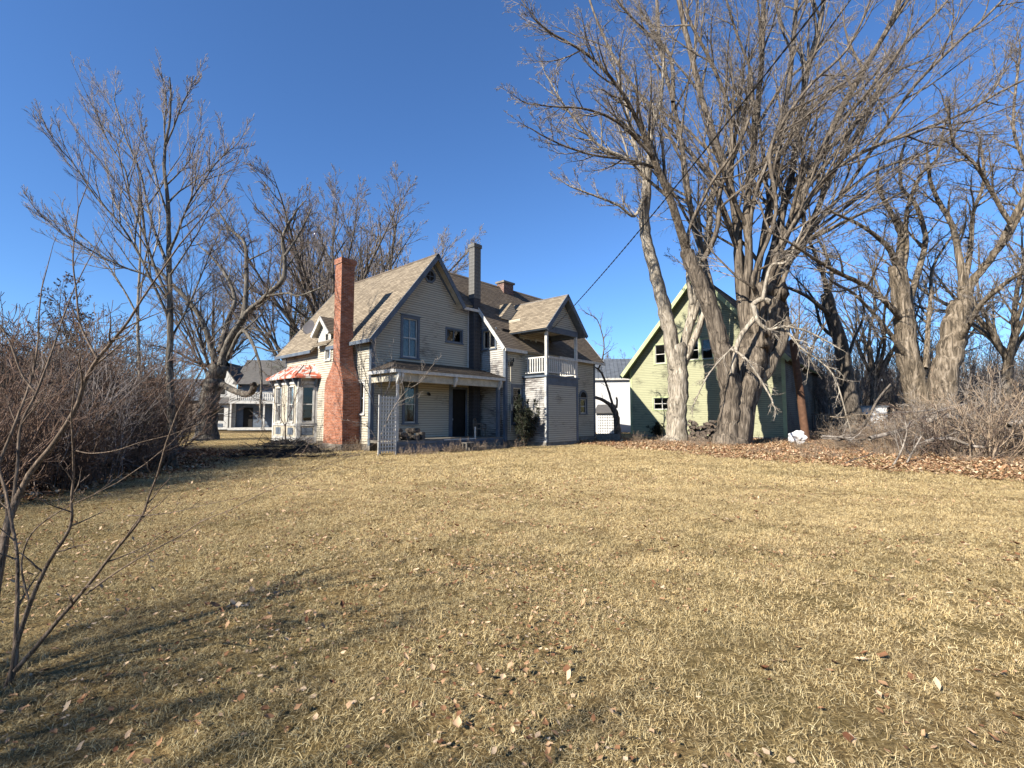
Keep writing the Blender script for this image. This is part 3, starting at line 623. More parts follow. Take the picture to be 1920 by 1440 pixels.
part(MB().box(FS(),2,5,0.05,2.8,0.01,.05),'barn_door','dark',ob)
for (lx,ly,w,h,lab) in ((27.0,38,2.2,1.9,'white trailer seen through the brush right of the barn'),(35,42,2.6,1.8,'small white shed glimpsed behind the paired willow trunks')):
    t=empty('trailer' if w<2.4 else 'small_shed',(lx,ly,0),R(-20),label=lab,cat='trailer' if w<2.4 else 'shed')
    part(MB().box(FS(),0,w,.45,.45+h,-2,0),'body','snow',t); part(MB().box(FS(),-.1,w+.1,.45+h,.55+h,-2.1,.1),'roof','metalroof',t)
    part(MB().box(FS(),.3,w*.45,1.1,1.8,0,.02),'window','dark',t)
    if w<2.4:
        for xx in (.4,w-.4): part(MB().tube([(xx,-.05,.35),(xx,.15,.35)],.35,12),'wheel','rope',t)
    else: part(MB().box(FS(),0,w,.0,.45,-2,-.05),'foundation','stone',t)
# ================================================================ TREES
def unit(r): 
    while 1:
        v=(r.uniform(-1,1),r.uniform(-1,1),r.uniform(-1,1)); l=v[0]**2+v[1]**2+v[2]**2
        if .01<l<1: l=math.sqrt(l); return (v[0]/l,v[1]/l,v[2]/l)
def norm(v): l=math.sqrt(v[0]**2+v[1]**2+v[2]**2) or 1; return (v[0]/l,v[1]/l,v[2]/l)
def cross(a,b): return (a[1]*b[2]-a[2]*b[1],a[2]*b[0]-a[0]*b[2],a[0]*b[1]-a[1]*b[0])
def grow(out,r,p,d,L,rad,lvl,prm,npts=None):
    """one branch and its side branches; out[lvl] gets (points, radii)"""
    n=npts or max(3,prm['seg'][min(lvl,len(prm['seg'])-1)]); st=L/n; pts=[p]; up=prm['up'][min(lvl,len(prm['up'])-1)]; wob=prm['wob']; tip=prm.get('tip',.006)
    tans=[d]
    for i in range(n):
        u=unit(r); d=norm((d[0]+u[0]*wob,d[1]+u[1]*wob,d[2]+u[2]*wob+up)); p=(p[0]+d[0]*st,p[1]+d[1]*st,p[2]+d[2]*st); pts.append(p); tans.append(d)
    rr=[max(tip,rad*(1-i/n)**.8+tip*.3) for i in range(n+1)]
    out[min(lvl,len(out)-1)].append((pts,rr))
    side(out,r,pts,tans,rr,L,lvl,prm)
def side(out,r,pts,tans,rr,L,lvl,prm,t0=None):
    if lvl>=prm['levels']: return
    k=prm['kids'][min(lvl,len(prm['kids'])-1)]; k=max(1,int(k*r.uniform(.75,1.25)))
    t0=prm.get('t0',.2) if t0 is None else t0; n=len(pts)-1; a0=r.uniform(0,6.28)
    for i in range(k):
        t=t0+(1-t0)*((i+r.random())/k); f=min(t*n,n-1e-3); j=int(f); q=f-j
        p=tuple(pts[j][c]*(1-q)+pts[j+1][c]*q for c in range(3)); T=norm(tuple(tans[min(j+1,n)][c] for c in range(3)))
        N=cross(T,unit(r)); N=norm(N); th=math.radians(r.uniform(*prm['ang']))
        d=norm(tuple(T[c]*math.cos(th)+N[c]*math.sin(th) for c in range(3)))
        Lk=L*prm['len'][min(lvl,len(prm['len'])-1)]*(1.15-.75*t)*r.uniform(.7,1.25)
        rk=rr[j]*(1-q)+rr[j+1]*q
        grow(out,r,p,d,Lk,min(rk*.62,Lk*.018+.004),lvl+1,prm)
def tubes(polys,k,name,mat,smooth=True,knobs=0,fl=None):
    """many tapering tubes -> one mesh"""
    V=[];Fc=[];off=0; rg=np.random.default_rng(3)
    by={}
    for p,r in polys: by.setdefault(len(p),[]).append((p,r))
    for n,lst in by.items():
        Pp=np.array([a for a,_ in lst],dtype=np.float64); Rr=np.array([b for _,b in lst]); B=len(lst)
        T=np.empty_like(Pp); T[:,1:-1]=Pp[:,2:]-Pp[:,:-2]; T[:,0]=Pp[:,1]-Pp[:,0]; T[:,-1]=Pp[:,-1]-Pp[:,-2]; T/=np.linalg.norm(T,axis=2,keepdims=True)+1e-9
        o=Pp[:,-1]-Pp[:,0]; ref=np.where(np.abs(o[:,2:3])>.7*np.linalg.norm(o,axis=1,keepdims=True),np.array([[1.,0.13,0]]),np.array([[0,0.1,1.]]))[:,None,:]
        A=np.cross(T,ref); A/=np.linalg.norm(A,axis=2,keepdims=True)+1e-9; Bv=np.cross(T,A)
        w=np.arange(k)*2*np.pi/k
        rad=Rr[:,:,None]*np.ones(k)
        if knobs:
            for h,amp in ((3,.10),(5,.07),(9,.05),(13,.04)):
                if h>k/2: continue
                ph=rg.uniform(0,6.28,(B,1,1))+np.cumsum(rg.normal(0,.25,(B,n,1)),axis=1)
                rad=rad*(1+knobs*amp*np.sin(h*w+ph))
            rad=rad*(1+knobs*rg.normal(0,.03,(B,n,1)))
        X=Pp[:,:,None,:]+(A[:,:,None,:]*np.cos(w)[:,None]+Bv[:,:,None,:]*np.sin(w)[:,None])*rad[...,None]
        V.append(X.reshape(-1,3))
        idx=off+np.arange(B*n*k).reshape(B,n,k); a=idx[:,:-1]; b=idx[:,1:]
        q=np.stack([a,np.roll(a,-1,axis=2),np.roll(b,-1,axis=2),b],axis=-1).reshape(-1,4); Fc.append(q); off+=B*n*k
    V=np.concatenate(V);Fc=np.concatenate(Fc)
    me=bpy.data.meshes.new(name); me.vertices.add(len(V)); me.vertices.foreach_set('co',V.astype(np.float32).ravel())
    me.loops.add(Fc.size); me.loops.foreach_set('vertex_index',Fc.astype(np.int32).ravel()); me.polygons.add(len(Fc))
    me.polygons.foreach_set('loop_start',np.arange(0,Fc.size,4,dtype=np.int32)); 
    if smooth: me.polygons.foreach_set('use_smooth',np.ones(len(Fc),dtype=bool))
    me.materials.append(M[mat]); me.update(calc_edges=True); return me
def smooth_line(pts,rads,m=4,jit=.0,r=rnd):
    """Catmull-Rom through the guides"""
    P_=[Vector(p) for p in pts]; out=[];ro=[]
    for i in range(len(P_)-1):
        a=P_[max(i-1,0)];b=P_[i];c=P_[i+1];d=P_[min(i+2,len(P_)-1)]
        for j in range(m):
            t=j/m; v=.5*((2*b)+(c-a)*t+(2*a-5*b+4*c-d)*t*t+(3*b-a-3*c+d)*t**3); rr=rads[i]*(1-t)+rads[i+1]*t
            v+=Vector(unit(r))*rr*jit; out.append(tuple(v)); ro.append(rr)
    out.append(tuple(P_[-1]));ro.append(rads[-1]); return out,ro
TREE_TRIS=0
def guided_tree(name,label,cat,depth,trunk,limbs,prm,seed,bark,twig,sides=20,group=None,extra_t0=.22,lk=.62,merge=False,ground=True):
    """trunk/limbs: lists of (pixel guides, radius px start, end, depth start, depth end[, kids, t0])"""
    r=random.Random(seed)
    b=G(*trunk[0][0][0]) if depth is None else P(*trunk[0][0][0],depth); base=Vector((b.x,b.y,0))
    root=empty(name,base,label=label,cat=cat,group=group)
    out=[[] for _ in range(6)]
    def conv(l):
        px,r0,r1,d0,d1=l[:5]
        if merge and l in limbs and 1375<px[0][0]<1475 and 490<px[0][1]<575: px=[(1418+(px[0][0]-1425)*.5,650)]+list(px)
        n=len(px); W_=[P(x,y,d0+(d1-d0)*i/(n-1))-base for i,(x,y) in enumerate(px)]
        if l in trunk and ground: W_[0].z=min(W_[0].z,-.15)
        kk=(.88 if lk<1 else 1) if l in trunk else lk
        rad=[(r0+(r1-r0)*(i/(n-1))**.75)*kk*(d0+(d1-d0)*i/(n-1))/F_PX for i in range(n)]
        return smooth_line(W_,rad,5,.12,r)
    tr=[]
    for l in trunk:
        p,q=conv(l); 
        for i in range(4): q[i]*=1+(.5 if ground else 0)*(1-i/4)**2       # root flare
        tr.append((p,q))
    obj('trunk' if ground else 'stem',tubes(tr,sides,'trunk',bark,knobs=.65),root)
    for l in limbs:
        p,q=conv(l); obj('limb',tubes([(p,q)],max(8,sides//2),'limb',bark,knobs=.8),root)
        tans=[norm(tuple(p[min(i+1,len(p)-1)][c]-p[max(i-1,0)][c] for c in range(3))) for i in range(len(p))]
        L=sum((Vector(a)-Vector(b)).length for a,b in zip(p,p[1:]))
        pr=dict(prm)
        if len(l)>5: pr['kids']=[int(l[5]*1.35)]+list(prm['kids'][1:])
        side(out,r,p,tans,q,L,0,pr,l[6] if len(l)>6 else extra_t0)
        if len(l)<=7: grow(out,r,p[-1],tans[-1],max(1.,L*.22),q[-1],1,prm)
    cr=[]
    big=out[0]+out[1]; 
    if big: obj('branches',tubes(big,6,'branches',bark,knobs=0),root,kind='stuff')
    sm=out[2]+out[3]+out[4]+out[5]
    if sm: obj('twigs',tubes(sm,3,'twigs',twig,smooth=False),root,kind='stuff')
    print(name,'twigs',len(sm),'branches',len(big)); return root
PRM=dict(levels=4,seg=[6,5,4,3,2],up=[.05,.06,.05,.03,.02],wob=.16,kids=[15,9,6,4],len=[.36,.45,.45,.5],ang=(22,50),t0=.15,tip=.006)
# --- the great maple with the many-stemmed crown
guided_tree('maple_tree','huge grey many-stemmed bare maple right of the woodpile, crown filling the top right','tree',28,
 trunk=[([(1366,838),(1368,790),(1372,740),(1362,690),(1350,645),(1338,600),(1318,545),(1300,505),(1288,470)],25,14,28,27.5),
        ([(1380,838),(1386,780),(1398,720),(1412,665),(1422,620),(1430,580),(1436,545)],22,38,28,28.6),
        ([(1392,838),(1410,740),(1438,690),(1462,640),(1465,590),(1452,550)],13,15,28,28.5)],
 limbs=[([(1288,470),(1270,415),(1250,355),(1222,290),(1195,225),(1160,165),(1105,105),(1030,60)],15,3,27.5,22,16),
  ([(1250,355),(1235,320),(1180,300),(1110,290),(1050,270),(1010,250)],6,2,26.5,24,9),
  ([(1222,290),(1160,230),(1100,205),(1040,200),(990,195)],6,1.5,25,22,9),
  ([(1340,600),(1335,545),(1318,480),(1300,420),(1290,350),(1278,270),(1262,190),(1240,100),(1232,10)],10,5,27.8,33,12),
  ([(1262,190),(1255,100),(1200,50),(1140,-20)],7,3,31,33,10),
  ([(1318,490),(1345,430),(1350,360),(1372,280),(1362,190),(1330,110),(1290,30),(1270,-60)],8,4,28,26,10),
  ([(1392,570),(1385,500),(1383,430),(1370,350),(1352,290),(1320,200),(1300,120),(1275,10),(1262,-60)],17,6,28.5,31,13),
  ([(1398,560),(1405,480),(1400,400),(1412,300),(1418,220),(1428,120),(1432,10),(1436,-70)],15,6,28.6,27,13),
  ([(1415,550),(1425,480),(1440,400),(1455,320),(1466,240),(1480,150),(1490,50),(1497,-60)],13,6,28.6,30,12),
  ([(1430,545),(1448,470),(1470,390),(1488,310),(1500,220),(1515,130),(1540,30),(1552,-60)],14,6,29,33,12),
  ([(1438,540),(1462,470),(1492,395),(1530,310),(1575,210),(1632,110),(1680,20),(1700,-60)],16,6,28.5,25,13),
  ([(1445,540),(1475,480),(1520,420),(1550,350),(1580,290),(1620,230),(1650,160),(1690,90),(1760,20)],13,4,28.6,31,12),
  ([(1440,500),(1470,450),(1540,340),(1620,285),(1710,250),(1800,215),(1880,170),(1980,120)],8,3,27.5,22,9),
  ([(1455,530),(1500,470),(1560,385),(1640,320),(1730,290),(1800,240),(1840,190)],7,2,28,25,9),
  ([(1470,520),(1520,430),(1590,350),(1700,180),(1780,95),(1850,30),(1900,-20)],8,3,28,24,11),
  ([(1300,505),(1290,440),(1330,350),(1395,250),(1410,150),(1380,60),(1350,-40)],6,3,28,24,9),
  ([(1420,560),(1412,520),(1455,400),(1445,280),(1510,170),(1590,90),(1640,-20)],9,3,28,23,10),
  ([(1405,560),(1392,480),(1352,380),(1330,330),(1245,230),(1165,130),(1120,40),(1090,-50)],9,3,28.8,34,11)],
 prm=dict(PRM,up=[.04,.09,.07,.03,.02],kids=[14,8,6,4],tip=.007),seed=11,bark='bark_m',twig='twig_m',sides=30,lk=.6,merge=True)
# dead pale limb hanging on its right
guided_tree('fallen_limb','pale twisted dead limb caught at the crotch of the huge maple, drooping right','branch',27,
 trunk=[([(1372,700),(1385,640),(1402,612),(1418,590),(1412,572),(1428,562),(1444,566)],5,6,27,26.5)],
 limbs=[([(1414,575),(1420,600),(1440,618),(1470,612),(1510,620),(1550,640)],6,2,26.5,25,9,.1),([(1372,655),(1400,675),(1440,735),(1450,760)],4,2,26.5,25,9,.1),
        ([(1470,612),(1500,650),(1560,700),(1590,790)],3,1.5,26,24,9,.1),([(1375,650),(1330,700),(1300,760)],3,1,26.5,26,7,.1),([(1430,562),(1445,500),(1475,490),(1500,440)],5,2,26.5,25,8,.1)],
 prm=dict(PRM,levels=3,up=[-.03,-.05,-.04,0],kids=[9,6,4],len=[.3,.4,.5],wob=.3),seed=5,bark='bark_p',twig='twig_m',sides=10,ground=False,lk=.72)
# --- pale tree left of the woodpile
guided_tree('ash_tree','pale flaky barked bare tree with broken forked trunk left of the woodpile','tree',31,
 trunk=[([(1268,834),(1270,780),(1272,720),(1270,680),(1268,650)],20,19,31,31)],
 limbs=[([(1266,690),(1256,620),(1242,565),(1228,510),(1214,460),(1208,410),(1212,360),(1213,320)],16,9,31,29.5,6,.6,0),
  ([(1272,690),(1285,640),(1298,580),(1304,530),(1312,480),(1326,450),(1330,400)],11,6,31,31.5,9,.5),
  ([(1280,685),(1296,650),(1316,600),(1323,582)],9,6,31,30.5,3,.6,0),
  ([(1298,570),(1290,520),(1292,470)],5,3,31,31,3,.3),
  ([(1300,600),(1312,560),(1318,520),(1320,490)],6,4,31,31,3,.4,0),
  ([(1214,345),(1205,320),(1185,250),(1170,180),(1150,120)],6,2,29.5,31,13),
  ([(1213,330),(1222,250),(1240,180),(1245,100)],6,2,29.5,27,12),
  ([(1210,365),(1190,405),(1160,385),(1110,365),(1070,350)],4,1.5,29.5,28,11),
  ([(1214,340),(1180,300),(1120,270),(1060,200),(1030,150)],5,1.5,29.5,28,13),
  ([(1330,400),(1345,330),(1380,250),(1400,180)],6,2,31.5,33,12)],
 prm=dict(PRM,kids=[12,8,6,4],tip=.007,up=[.02,.08,.06,.03]),seed=21,bark='bark_p',twig='twig_m',sides=26,lk=.88)
# --- willows on the right
guided_tree('willow_tree','thick twin trunk willow leaning apart behind the brush pile, left of the pair','tree',28,
 trunk=[([(1730,850),(1728,800),(1724,750),(1712,700),(1700,640),(1696,590),(1688,540),(1682,500)],26,15,28,27.5)],
 limbs=[([(1682,500),(1670,470),(1640,440),(1600,415),(1565,400)],11,3,27.5,25,9),
  ([(1684,510),(1690,440),(1672,400),(1650,360),(1645,330)],12,4,27.5,28,8),
  ([(1700,610),(1670,575),(1630,540),(1580,515),(1535,490),(1490,460)],10,4,27.8,24,10),
  ([(1715,690),(1680,640),(1640,590),(1600,550),(1570,535)],9,3,27.8,26,8),
  ([(1700,580),(1725,500),(1735,440),(1715,380),(1690,350),(1690,290)],10,4,28,30,11),
  ([(1688,530),(1700,470),(1700,400),(1725,330),(1755,300),(1770,240)],8,3,27.8,26,10),
  ([(1735,690),(1740,620),(1745,560),(1750,500),(1780,450)],8,3,28.5,31,9)],
 prm=dict(PRM,kids=[11,7,6,4],wob=.22,ang=(25,60)),seed=31,bark='bark_w',twig='twig_m',sides=26)
guided_tree('willow_tree','thick leaning willow trunk forking high at the far right of the photo','tree',26.5,
 trunk=[([(1762,850),(1765,800),(1768,750),(1775,700),(1785,650),(1796,600),(1806,560)],28,21,26.5,26)],
 limbs=[([(1806,570),(1803,510),(1795,460),(1785,420),(1762,380),(1745,340),(1740,300)],12,4,26,27,10),
  ([(1808,560),(1830,520),(1855,490),(1880,450),(1905,400),(1935,350)],13,7,26,23,12),
  ([(1790,650),(1815,610),(1840,570),(1880,535),(1930,500)],10,5,26,22,12),
  ([(1805,545),(1820,470),(1825,400),(1845,340),(1840,280)],9,3,26,28,10),
  ([(1895,420),(1860,360),(1830,310),(1790,270),(1780,220)],7,3,23.5,22,11),
  ([(1860,480),(1900,430),(1925,330),(1900,240),(1910,120)],8,3,25,26,12)],
 prm=dict(PRM,kids=[11,7,6,4],wob=.2,ang=(25,60)),seed=33,bark='bark_w',twig='twig_m',sides=26)
guided_tree('locust_tree','dark slanting forked tree beside the back corner of the green barn','tree',35,
 trunk=[([(1608,822),(1600,770),(1588,710),(1578,650),(1560,590),(1548,550)],17,11,35,35)],
 limbs=[([(1552,560),(1545,520),(1530,480),(1510,430),(1500,380)],8,3,35,33,10),([(1550,560),(1560,520),(1550,480),(1530,440)],7,3,35,37,8),
  ([(1560,595),(1520,560),(1480,540),(1440,530)],7,3,35,32,8),([(1575,640),(1540,610),(1525,560),(1490,520)],6,2,35,37,8),([(1585,690),(1600,640),(1620,590),(1610,540)],6,2,35,36,8)],
 prm=dict(PRM,kids=[10,7,5,4],wob=.25,ang=(25,65)),seed=35,bark='bark_d',twig='twig_g',sides=16)
# --- tall tree on the left
guided_tree('poplar_tree','tall slim bare tree with upswept branches rising from the thicket edge on the left','tree',None,
 trunk=[([(322,878),(322,820),(320,760),(317,690),(319,620),(318,550),(317,480),(316,420),(314,370),(308,320),(310,270),(318,230),(320,180),(318,145)],9.5,1.2,15.1,15)],
 limbs=[([(318,600),(300,560),(262,480),(225,420),(180,370),(140,310),(118,285)],5,1.2,15.1,13.5,10),
  ([(317,560),(290,500),(270,440),(245,380),(235,320),(205,270),(190,235)],5,1.2,15.1,15,10),
  ([(316,500),(292,440),(278,390),(262,320),(240,270),(222,215),(215,190)],5,1.2,15,17,10),
  ([(312,560),(280,520),(230,500),(180,475),(120,440),(85,410)],4,1,15.1,14,10),
  ([(314,400),(300,360),(290,320),(272,270),(265,235)],3.5,1,15,14.5,8),
  ([(318,470),(330,445),(342,410),(358,375),(385,335),(410,300),(440,275)],4.5,1,15,13.8,10),
  ([(316,380),(335,360),(358,345),(390,320),(420,290)],3,1,15,17,8),
  ([(314,345),(335,325),(355,300),(370,260)],2.6,1,15,14,8),
  ([(310,275),(325,240),(340,200),(355,170),(360,160)],3,1,15,14.6,9),
  ([(310,270),(308,230),(312,190),(306,150)],2.6,1,15,15.4,8),
  ([(318,640),(345,590),(372,530),(400,460),(420,420)],3.5,1,15.1,16.5,9),
  ([(316,520),(350,470),(380,420),(400,370)],3,1,15.1,13,8)],
 prm=dict(PRM,levels=3,kids=[13,9,6],len=[.46,.45,.45],ang=(16,38),up=[.04,.12,.12,.06],wob=.12,tip=.0045),seed=41,bark='bark_g',twig='twig_g',sides=16)
guided_tree('young_tree','second slender pale stemmed tree behind the tall slim one on the left','tree',16.5,
 trunk=[([(268,890),(266,800),(262,700),(258,600),(262,500),(263,420),(260,350)],5,1.2,16.5,16.5)],
 limbs=[([(262,600),(230,540),(190,480),(150,440),(110,420)],3,1,16.5,15.5,10),([(262,540),(290,470),(300,400),(290,330)],3,1,16.5,17.5,9),([(262,480),(240,420),(215,380),(200,320)],2.6,1,16.5,17,9)],
 prm=dict(PRM,levels=3,kids=[10,7,4],len=[.3,.4,.4],ang=(18,40),up=[.04,.12,.12,.06],wob=.12,tip=.004),seed=43,bark='bark_p',twig='twig_m',sides=12)
# --- gnarled old tree
guided_tree('old_maple_tree','squat gnarled old tree with thick hollow trunk in front of the neighbour house','tree',32,
 trunk=[([(386,828),(388,790),(392,755),(398,725),(405,700),(415,680)],20,17,32,32)],
 limbs=[([(413,690),(425,650),(443,617),(467,583),(497,557),(530,525),(534,490),(530,450),(540,420)],13,4,32,31,11),
  ([(455,600),(461,560),(462,500),(458,455),(432,430),(412,400)],9,3,31.6,33,9),
  ([(410,690),(395,650),(383,610),(358,570),(320,530),(290,500)],11,4,32,31,11),
  ([(412,660),(428,600),(440,560),(420,510),(385,470)],9,3,32,34,9),
  ([(425,675),(455,620),(482,665),(490,710),(488,760)],6,3,32,30,8),
  ([(415,720),(445,735),(468,738),(478,720)],10,9,32,30.5,3,.5,0),
  ([(400,690),(370,680),(330,660),(300,650)],6,2,32,30,9),([(500,555),(540,550),(560,555),(600,540)],4,2,31,30,8),([(534,480),(560,440),(580,400)],4,2,31,32,8)],
 prm=dict(PRM,kids=[10,7,6,4],wob=.26,ang=(30,65),up=[.03,.05,.04,.02]),seed=51,bark='bark_g',twig='twig_d',sides=24)
guided_tree('broken_tree','short dark broken tree leaning left in front of the white outbuilding','tree',33,
 trunk=[([(1158,824),(1157,790),(1152,770),(1145,758)],7,6,33,33)],
 limbs=[([(1146,760),(1130,750),(1115,745),(1105,742)],6,4,33,32,5,.3),([(1150,765),(1140,730),(1128,700),(1118,690)],4,2.5,33,32,8),([(1156,765),(1157,752),(1156,745)],3,3,33,33,1,.9,0),([(1122,692),(1130,670),(1132,640),(1120,600),(1105,590)],3,1,32,32,9)],
 prm=dict(PRM,levels=3,wob=.25,ang=(30,60),kids=[8,5,3]),seed=53,bark='bark_d',twig='twig_g',sides=12)
# --- foreground sapling
guided_tree('sapling','leafless many branched sapling close to the camera at the left edge','sapling',None,
 trunk=[([(-6,1390),(2,1350),(15,1290),(26,1250),(30,1215)],9,5,3.0,3.0),([(-30,1180),(2,1050),(14,985),(24,955),(36,925)],9,6,3.1,3.2)],
 limbs=[([(26,1250),(30,1190),(33,1110),(32,1040),(22,980),(12,925)],6,3,3.0,3.1,4,.3),
  ([(26,1225),(56,1132),(90,1057),(131,990),(134,940),(138,895)],6.5,2.5,3.0,2.8,6,.3),
  ([(30,1256),(70,1210),(112,1159),(161,1102),(217,1031),(262,975),(280,930),(296,888)],6.5,2.2,3.0,2.8,6,.3),
  ([(161,1114),(205,1082),(262,1046),(337,1005),(375,979),(430,957)],3,1,2.9,2.7,5,.3),
  ([(23,957),(55,890),(100,832),(143,763),(160,713),(183,673),(213,637),(240,603),(267,560),(300,512)],8.5,2.2,3.2,2.9,6,.4),
  ([(183,673),(165,640),(150,607),(143,547),(137,490),(140,440)],3.6,1.5,3.0,3.1,5,.4),
  ([(23,957),(32,880),(40,797),(68,737),(90,680),(104,640),(120,590)],4.5,1.6,3.2,3.4,6,.3),
  ([(14,985),(12,930),(-5,880),(-40,820)],5,3,3.2,3.4,4,.5),([(-10,890),(10,840),(38,770),(62,700),(72,635)],4.5,2,3.4,3.5,5,.3),
  ([(68,737),(40,700),(18,640),(-8,600)],3,1.5,3.3,3.3,3,.4),
  ([(240,967),(290,965),(337,958),(390,945)],1.8,.7,2.85,2.8,3,.3),([(56,1132),(40,1060),(60,1000),(110,960),(170,930),(220,905)],2.6,1,3,3.1,4,.3),
  ([(213,637),(235,628),(262,600),(275,590)],2.2,1,2.95,2.9,2,.3),([(143,845),(170,850),(215,845),(260,830)],1.6,.8,3.05,3.0,3,.3)],
 prm=dict(PRM,levels=3,kids=[7,3,2],len=[.3,.4,.5],ang=(25,55),up=[.0,.04,.02],wob=.16,tip=.0009,seg=[6,5,4]),seed=61,bark='bark_sapling',twig='twig_d',sides=14,lk=.68)
# --- sapling on the mound and bush by the trellis
guided_tree('sapling','slim leafless sapling on the brush mound in front of the bay window','sapling',18.2,
 trunk=[([(536,862),(535,830),(535,795)],1.8,1.4,18.2,18.2)],
 limbs=[([(535,800),(520,770),(512,735),(508,700)],1.1,.5,18.2,18,7),([(535,800),(545,770),(556,740),(566,715)],1.1,.5,18.2,18.4,7),([(535,795),(532,760),(534,720)],1,.5,18.2,18.2,6)],
 prm=dict(PRM,levels=3,kids=[6,3,2],wob=.15,tip=.004),seed=63,bark='twig_d',twig='twig_d',sides=6)
guided_tree('shrub','bare multi-stemmed shrub growing at the house corner beside the white trellis','shrub',20.2,
 trunk=[([(714,850),(708,800),(703,760)],2.2,1.5,20.2,20)],
 limbs=[([(708,790),(695,740),(682,690),(668,650)],1.5,.6,20,19.6,10),([(710,800),(715,740),(712,690),(700,650)],1.5,.6,20.1,20.5,10),([(712,820),(735,770),(760,735),(790,715),(800,700)],1.4,.5,20,19.4,10),([(700,760),(680,720),(650,690)],1.2,.5,20,19.5,8),([(706,780),(730,720),(735,680)],1.2,.5,20,20.3,8),([(714,840),(690,800),(660,790)],1.2,.5,20.2,19.5,9)],
 prm=dict(PRM,levels=3,kids=[8,4,2],wob=.18,tip=.004),seed=65,bark='twig_m',twig='twig_m',sides=6)
# --- free growing trees far behind
def wild_meshes(seed,H,bark,twig,spread=.5,n=7,prm=None,trunk_h=.3,rad=None):
    r=random.Random(seed); prm=dict(PRM,**(prm or {})); out=[[] for _ in range(6)]; rad=rad or H*.017
    th=H*trunk_h; tp,tq=smooth_line([(0,0,-.2),(r.uniform(-.1,.1)*th*.3,0,th*.5),(r.uniform(-.2,.2)*th*.3,r.uniform(-.2,.2)*th*.3,th)],[rad*1.25,rad,rad*.85],4,.1,r)
    top=tp[-1]; limbs=[]
    for i in range(n):
        a=6.28*i/n+r.uniform(-.4,.4); el=r.uniform(.15,spread) if i else .05
        d=norm((math.cos(a)*el,math.sin(a)*el,1)); grow(out,r,tp[-1-(i%3)],d,(H-th)*r.uniform(.75,1.0),rad*r.uniform(.4,.6),0,prm,8)
    a=tubes([(tp,tq)],12,'trunk',bark,knobs=1); b=tubes(out[0]+out[1],5,'branches',bark); c=tubes(out[2]+out[3]+out[4]+out[5],3,'twigs',twig,smooth=False)
    return a,b,c
def place_wild(ms,name,label,cat,loc,s=1,rz=0,group=None):
    t=empty(name,loc,rz,label=label,cat=cat,group=group); t.scale=(s,s,s)
    obj('trunk',ms[0],t); obj('branches',ms[1],t,kind='stuff'); obj('twigs',ms[2],t,kind='stuff'); return t
def at(x,D): return ((x-960)/902*D,D,0)
elm=[wild_meshes(71,16,'bark_d','twig_g',.85,10,dict(kids=[11,7,5,3],tip=.008,wob=.1,len=[.42,.5,.55,.6],ang=(16,40),up=[.03,.05,.06,.03])),wild_meshes(72,15,'bark_d','twig_m',.7,10,dict(kids=[11,7,5,3],tip=.008,wob=.1,len=[.42,.5,.55,.6],ang=(16,40),up=[.03,.05,.06,.03]))]
place_wild(elm[0],'elm_tree','bare vase-shaped tree rising behind the roof left of the brick chimney','tree',at(610,46),1.62,.4)
place_wild(elm[1],'elm_tree','bare rounded tree standing behind the long tan roof ridge','tree',at(716,50),1.75,1.4)
place_wild(elm[0],'elm_tree','smaller bare tree between the gnarled tree and the brick chimney','tree',at(535,58),1.6,2.2)
place_wild(elm[1],'elm_tree','distant bare tree just left of the gnarled old tree','tree',at(400,62),1.5,3.0)
place_wild(elm[1],'elm_tree','distant bare tree whose crown shows over the low white outbuilding','tree',at(1205,62),.75,.9)
place_wild(elm[0],'elm_tree','thin bare tree behind the balcony gable and the white outbuilding','tree',at(1140,58),.6,2.9)
big=wild_meshes(75,18,'bark_w','twig_m',.8,8,dict(kids=[9,7,6,4],wob=.22))
place_wild(big,'background_tree','tall pale bare tree behind the paired willows, top right','tree',at(1890,38),1.2,.3)
place_wild(big,'background_tree','bare tree behind the slanting forked tree right of the barn','tree',at(1640,46),1.05,2.1)
place_wild(big,'background_tree','bare tree showing between the two willow trunks','tree',at(1760,44),.85,4.1)
place_wild(big,'background_tree','spreading bare tree beyond the barn roof, behind the huge maple','tree',at(1500,60),1.2,5.1)
# seedy tree behind the thicket at left
sd_=wild_meshes(77,9,'bark_d','twig_d',1.0,8,dict(kids=[9,7,5,3],wob=.25,ang=(30,65)))
tt=place_wild(sd_,'seedy_tree','dark spreading tree with clustered dry seed heads behind the thicket at far left','tree',at(118,27),1.05,.5)
r=random.Random(9); vv=np.empty(len(sd_[2].vertices)*3,dtype=np.float32); sd_[2].vertices.foreach_get('co',vv); vv=vv.reshape(-1,3)
m=MB()
for i in range(2600):
    p=vv[r.randrange(len(vv))]; s_=r.uniform(.03,.09); u1=Vector(unit(r))*s_; u2=Vector(unit(r))*s_; p=Vector([float(q) for q in p])
    m.face([p-u1,p+u2,p+u1-u2*.4])
m.build('seed_clusters',M['seed'],tt,kind='stuff')
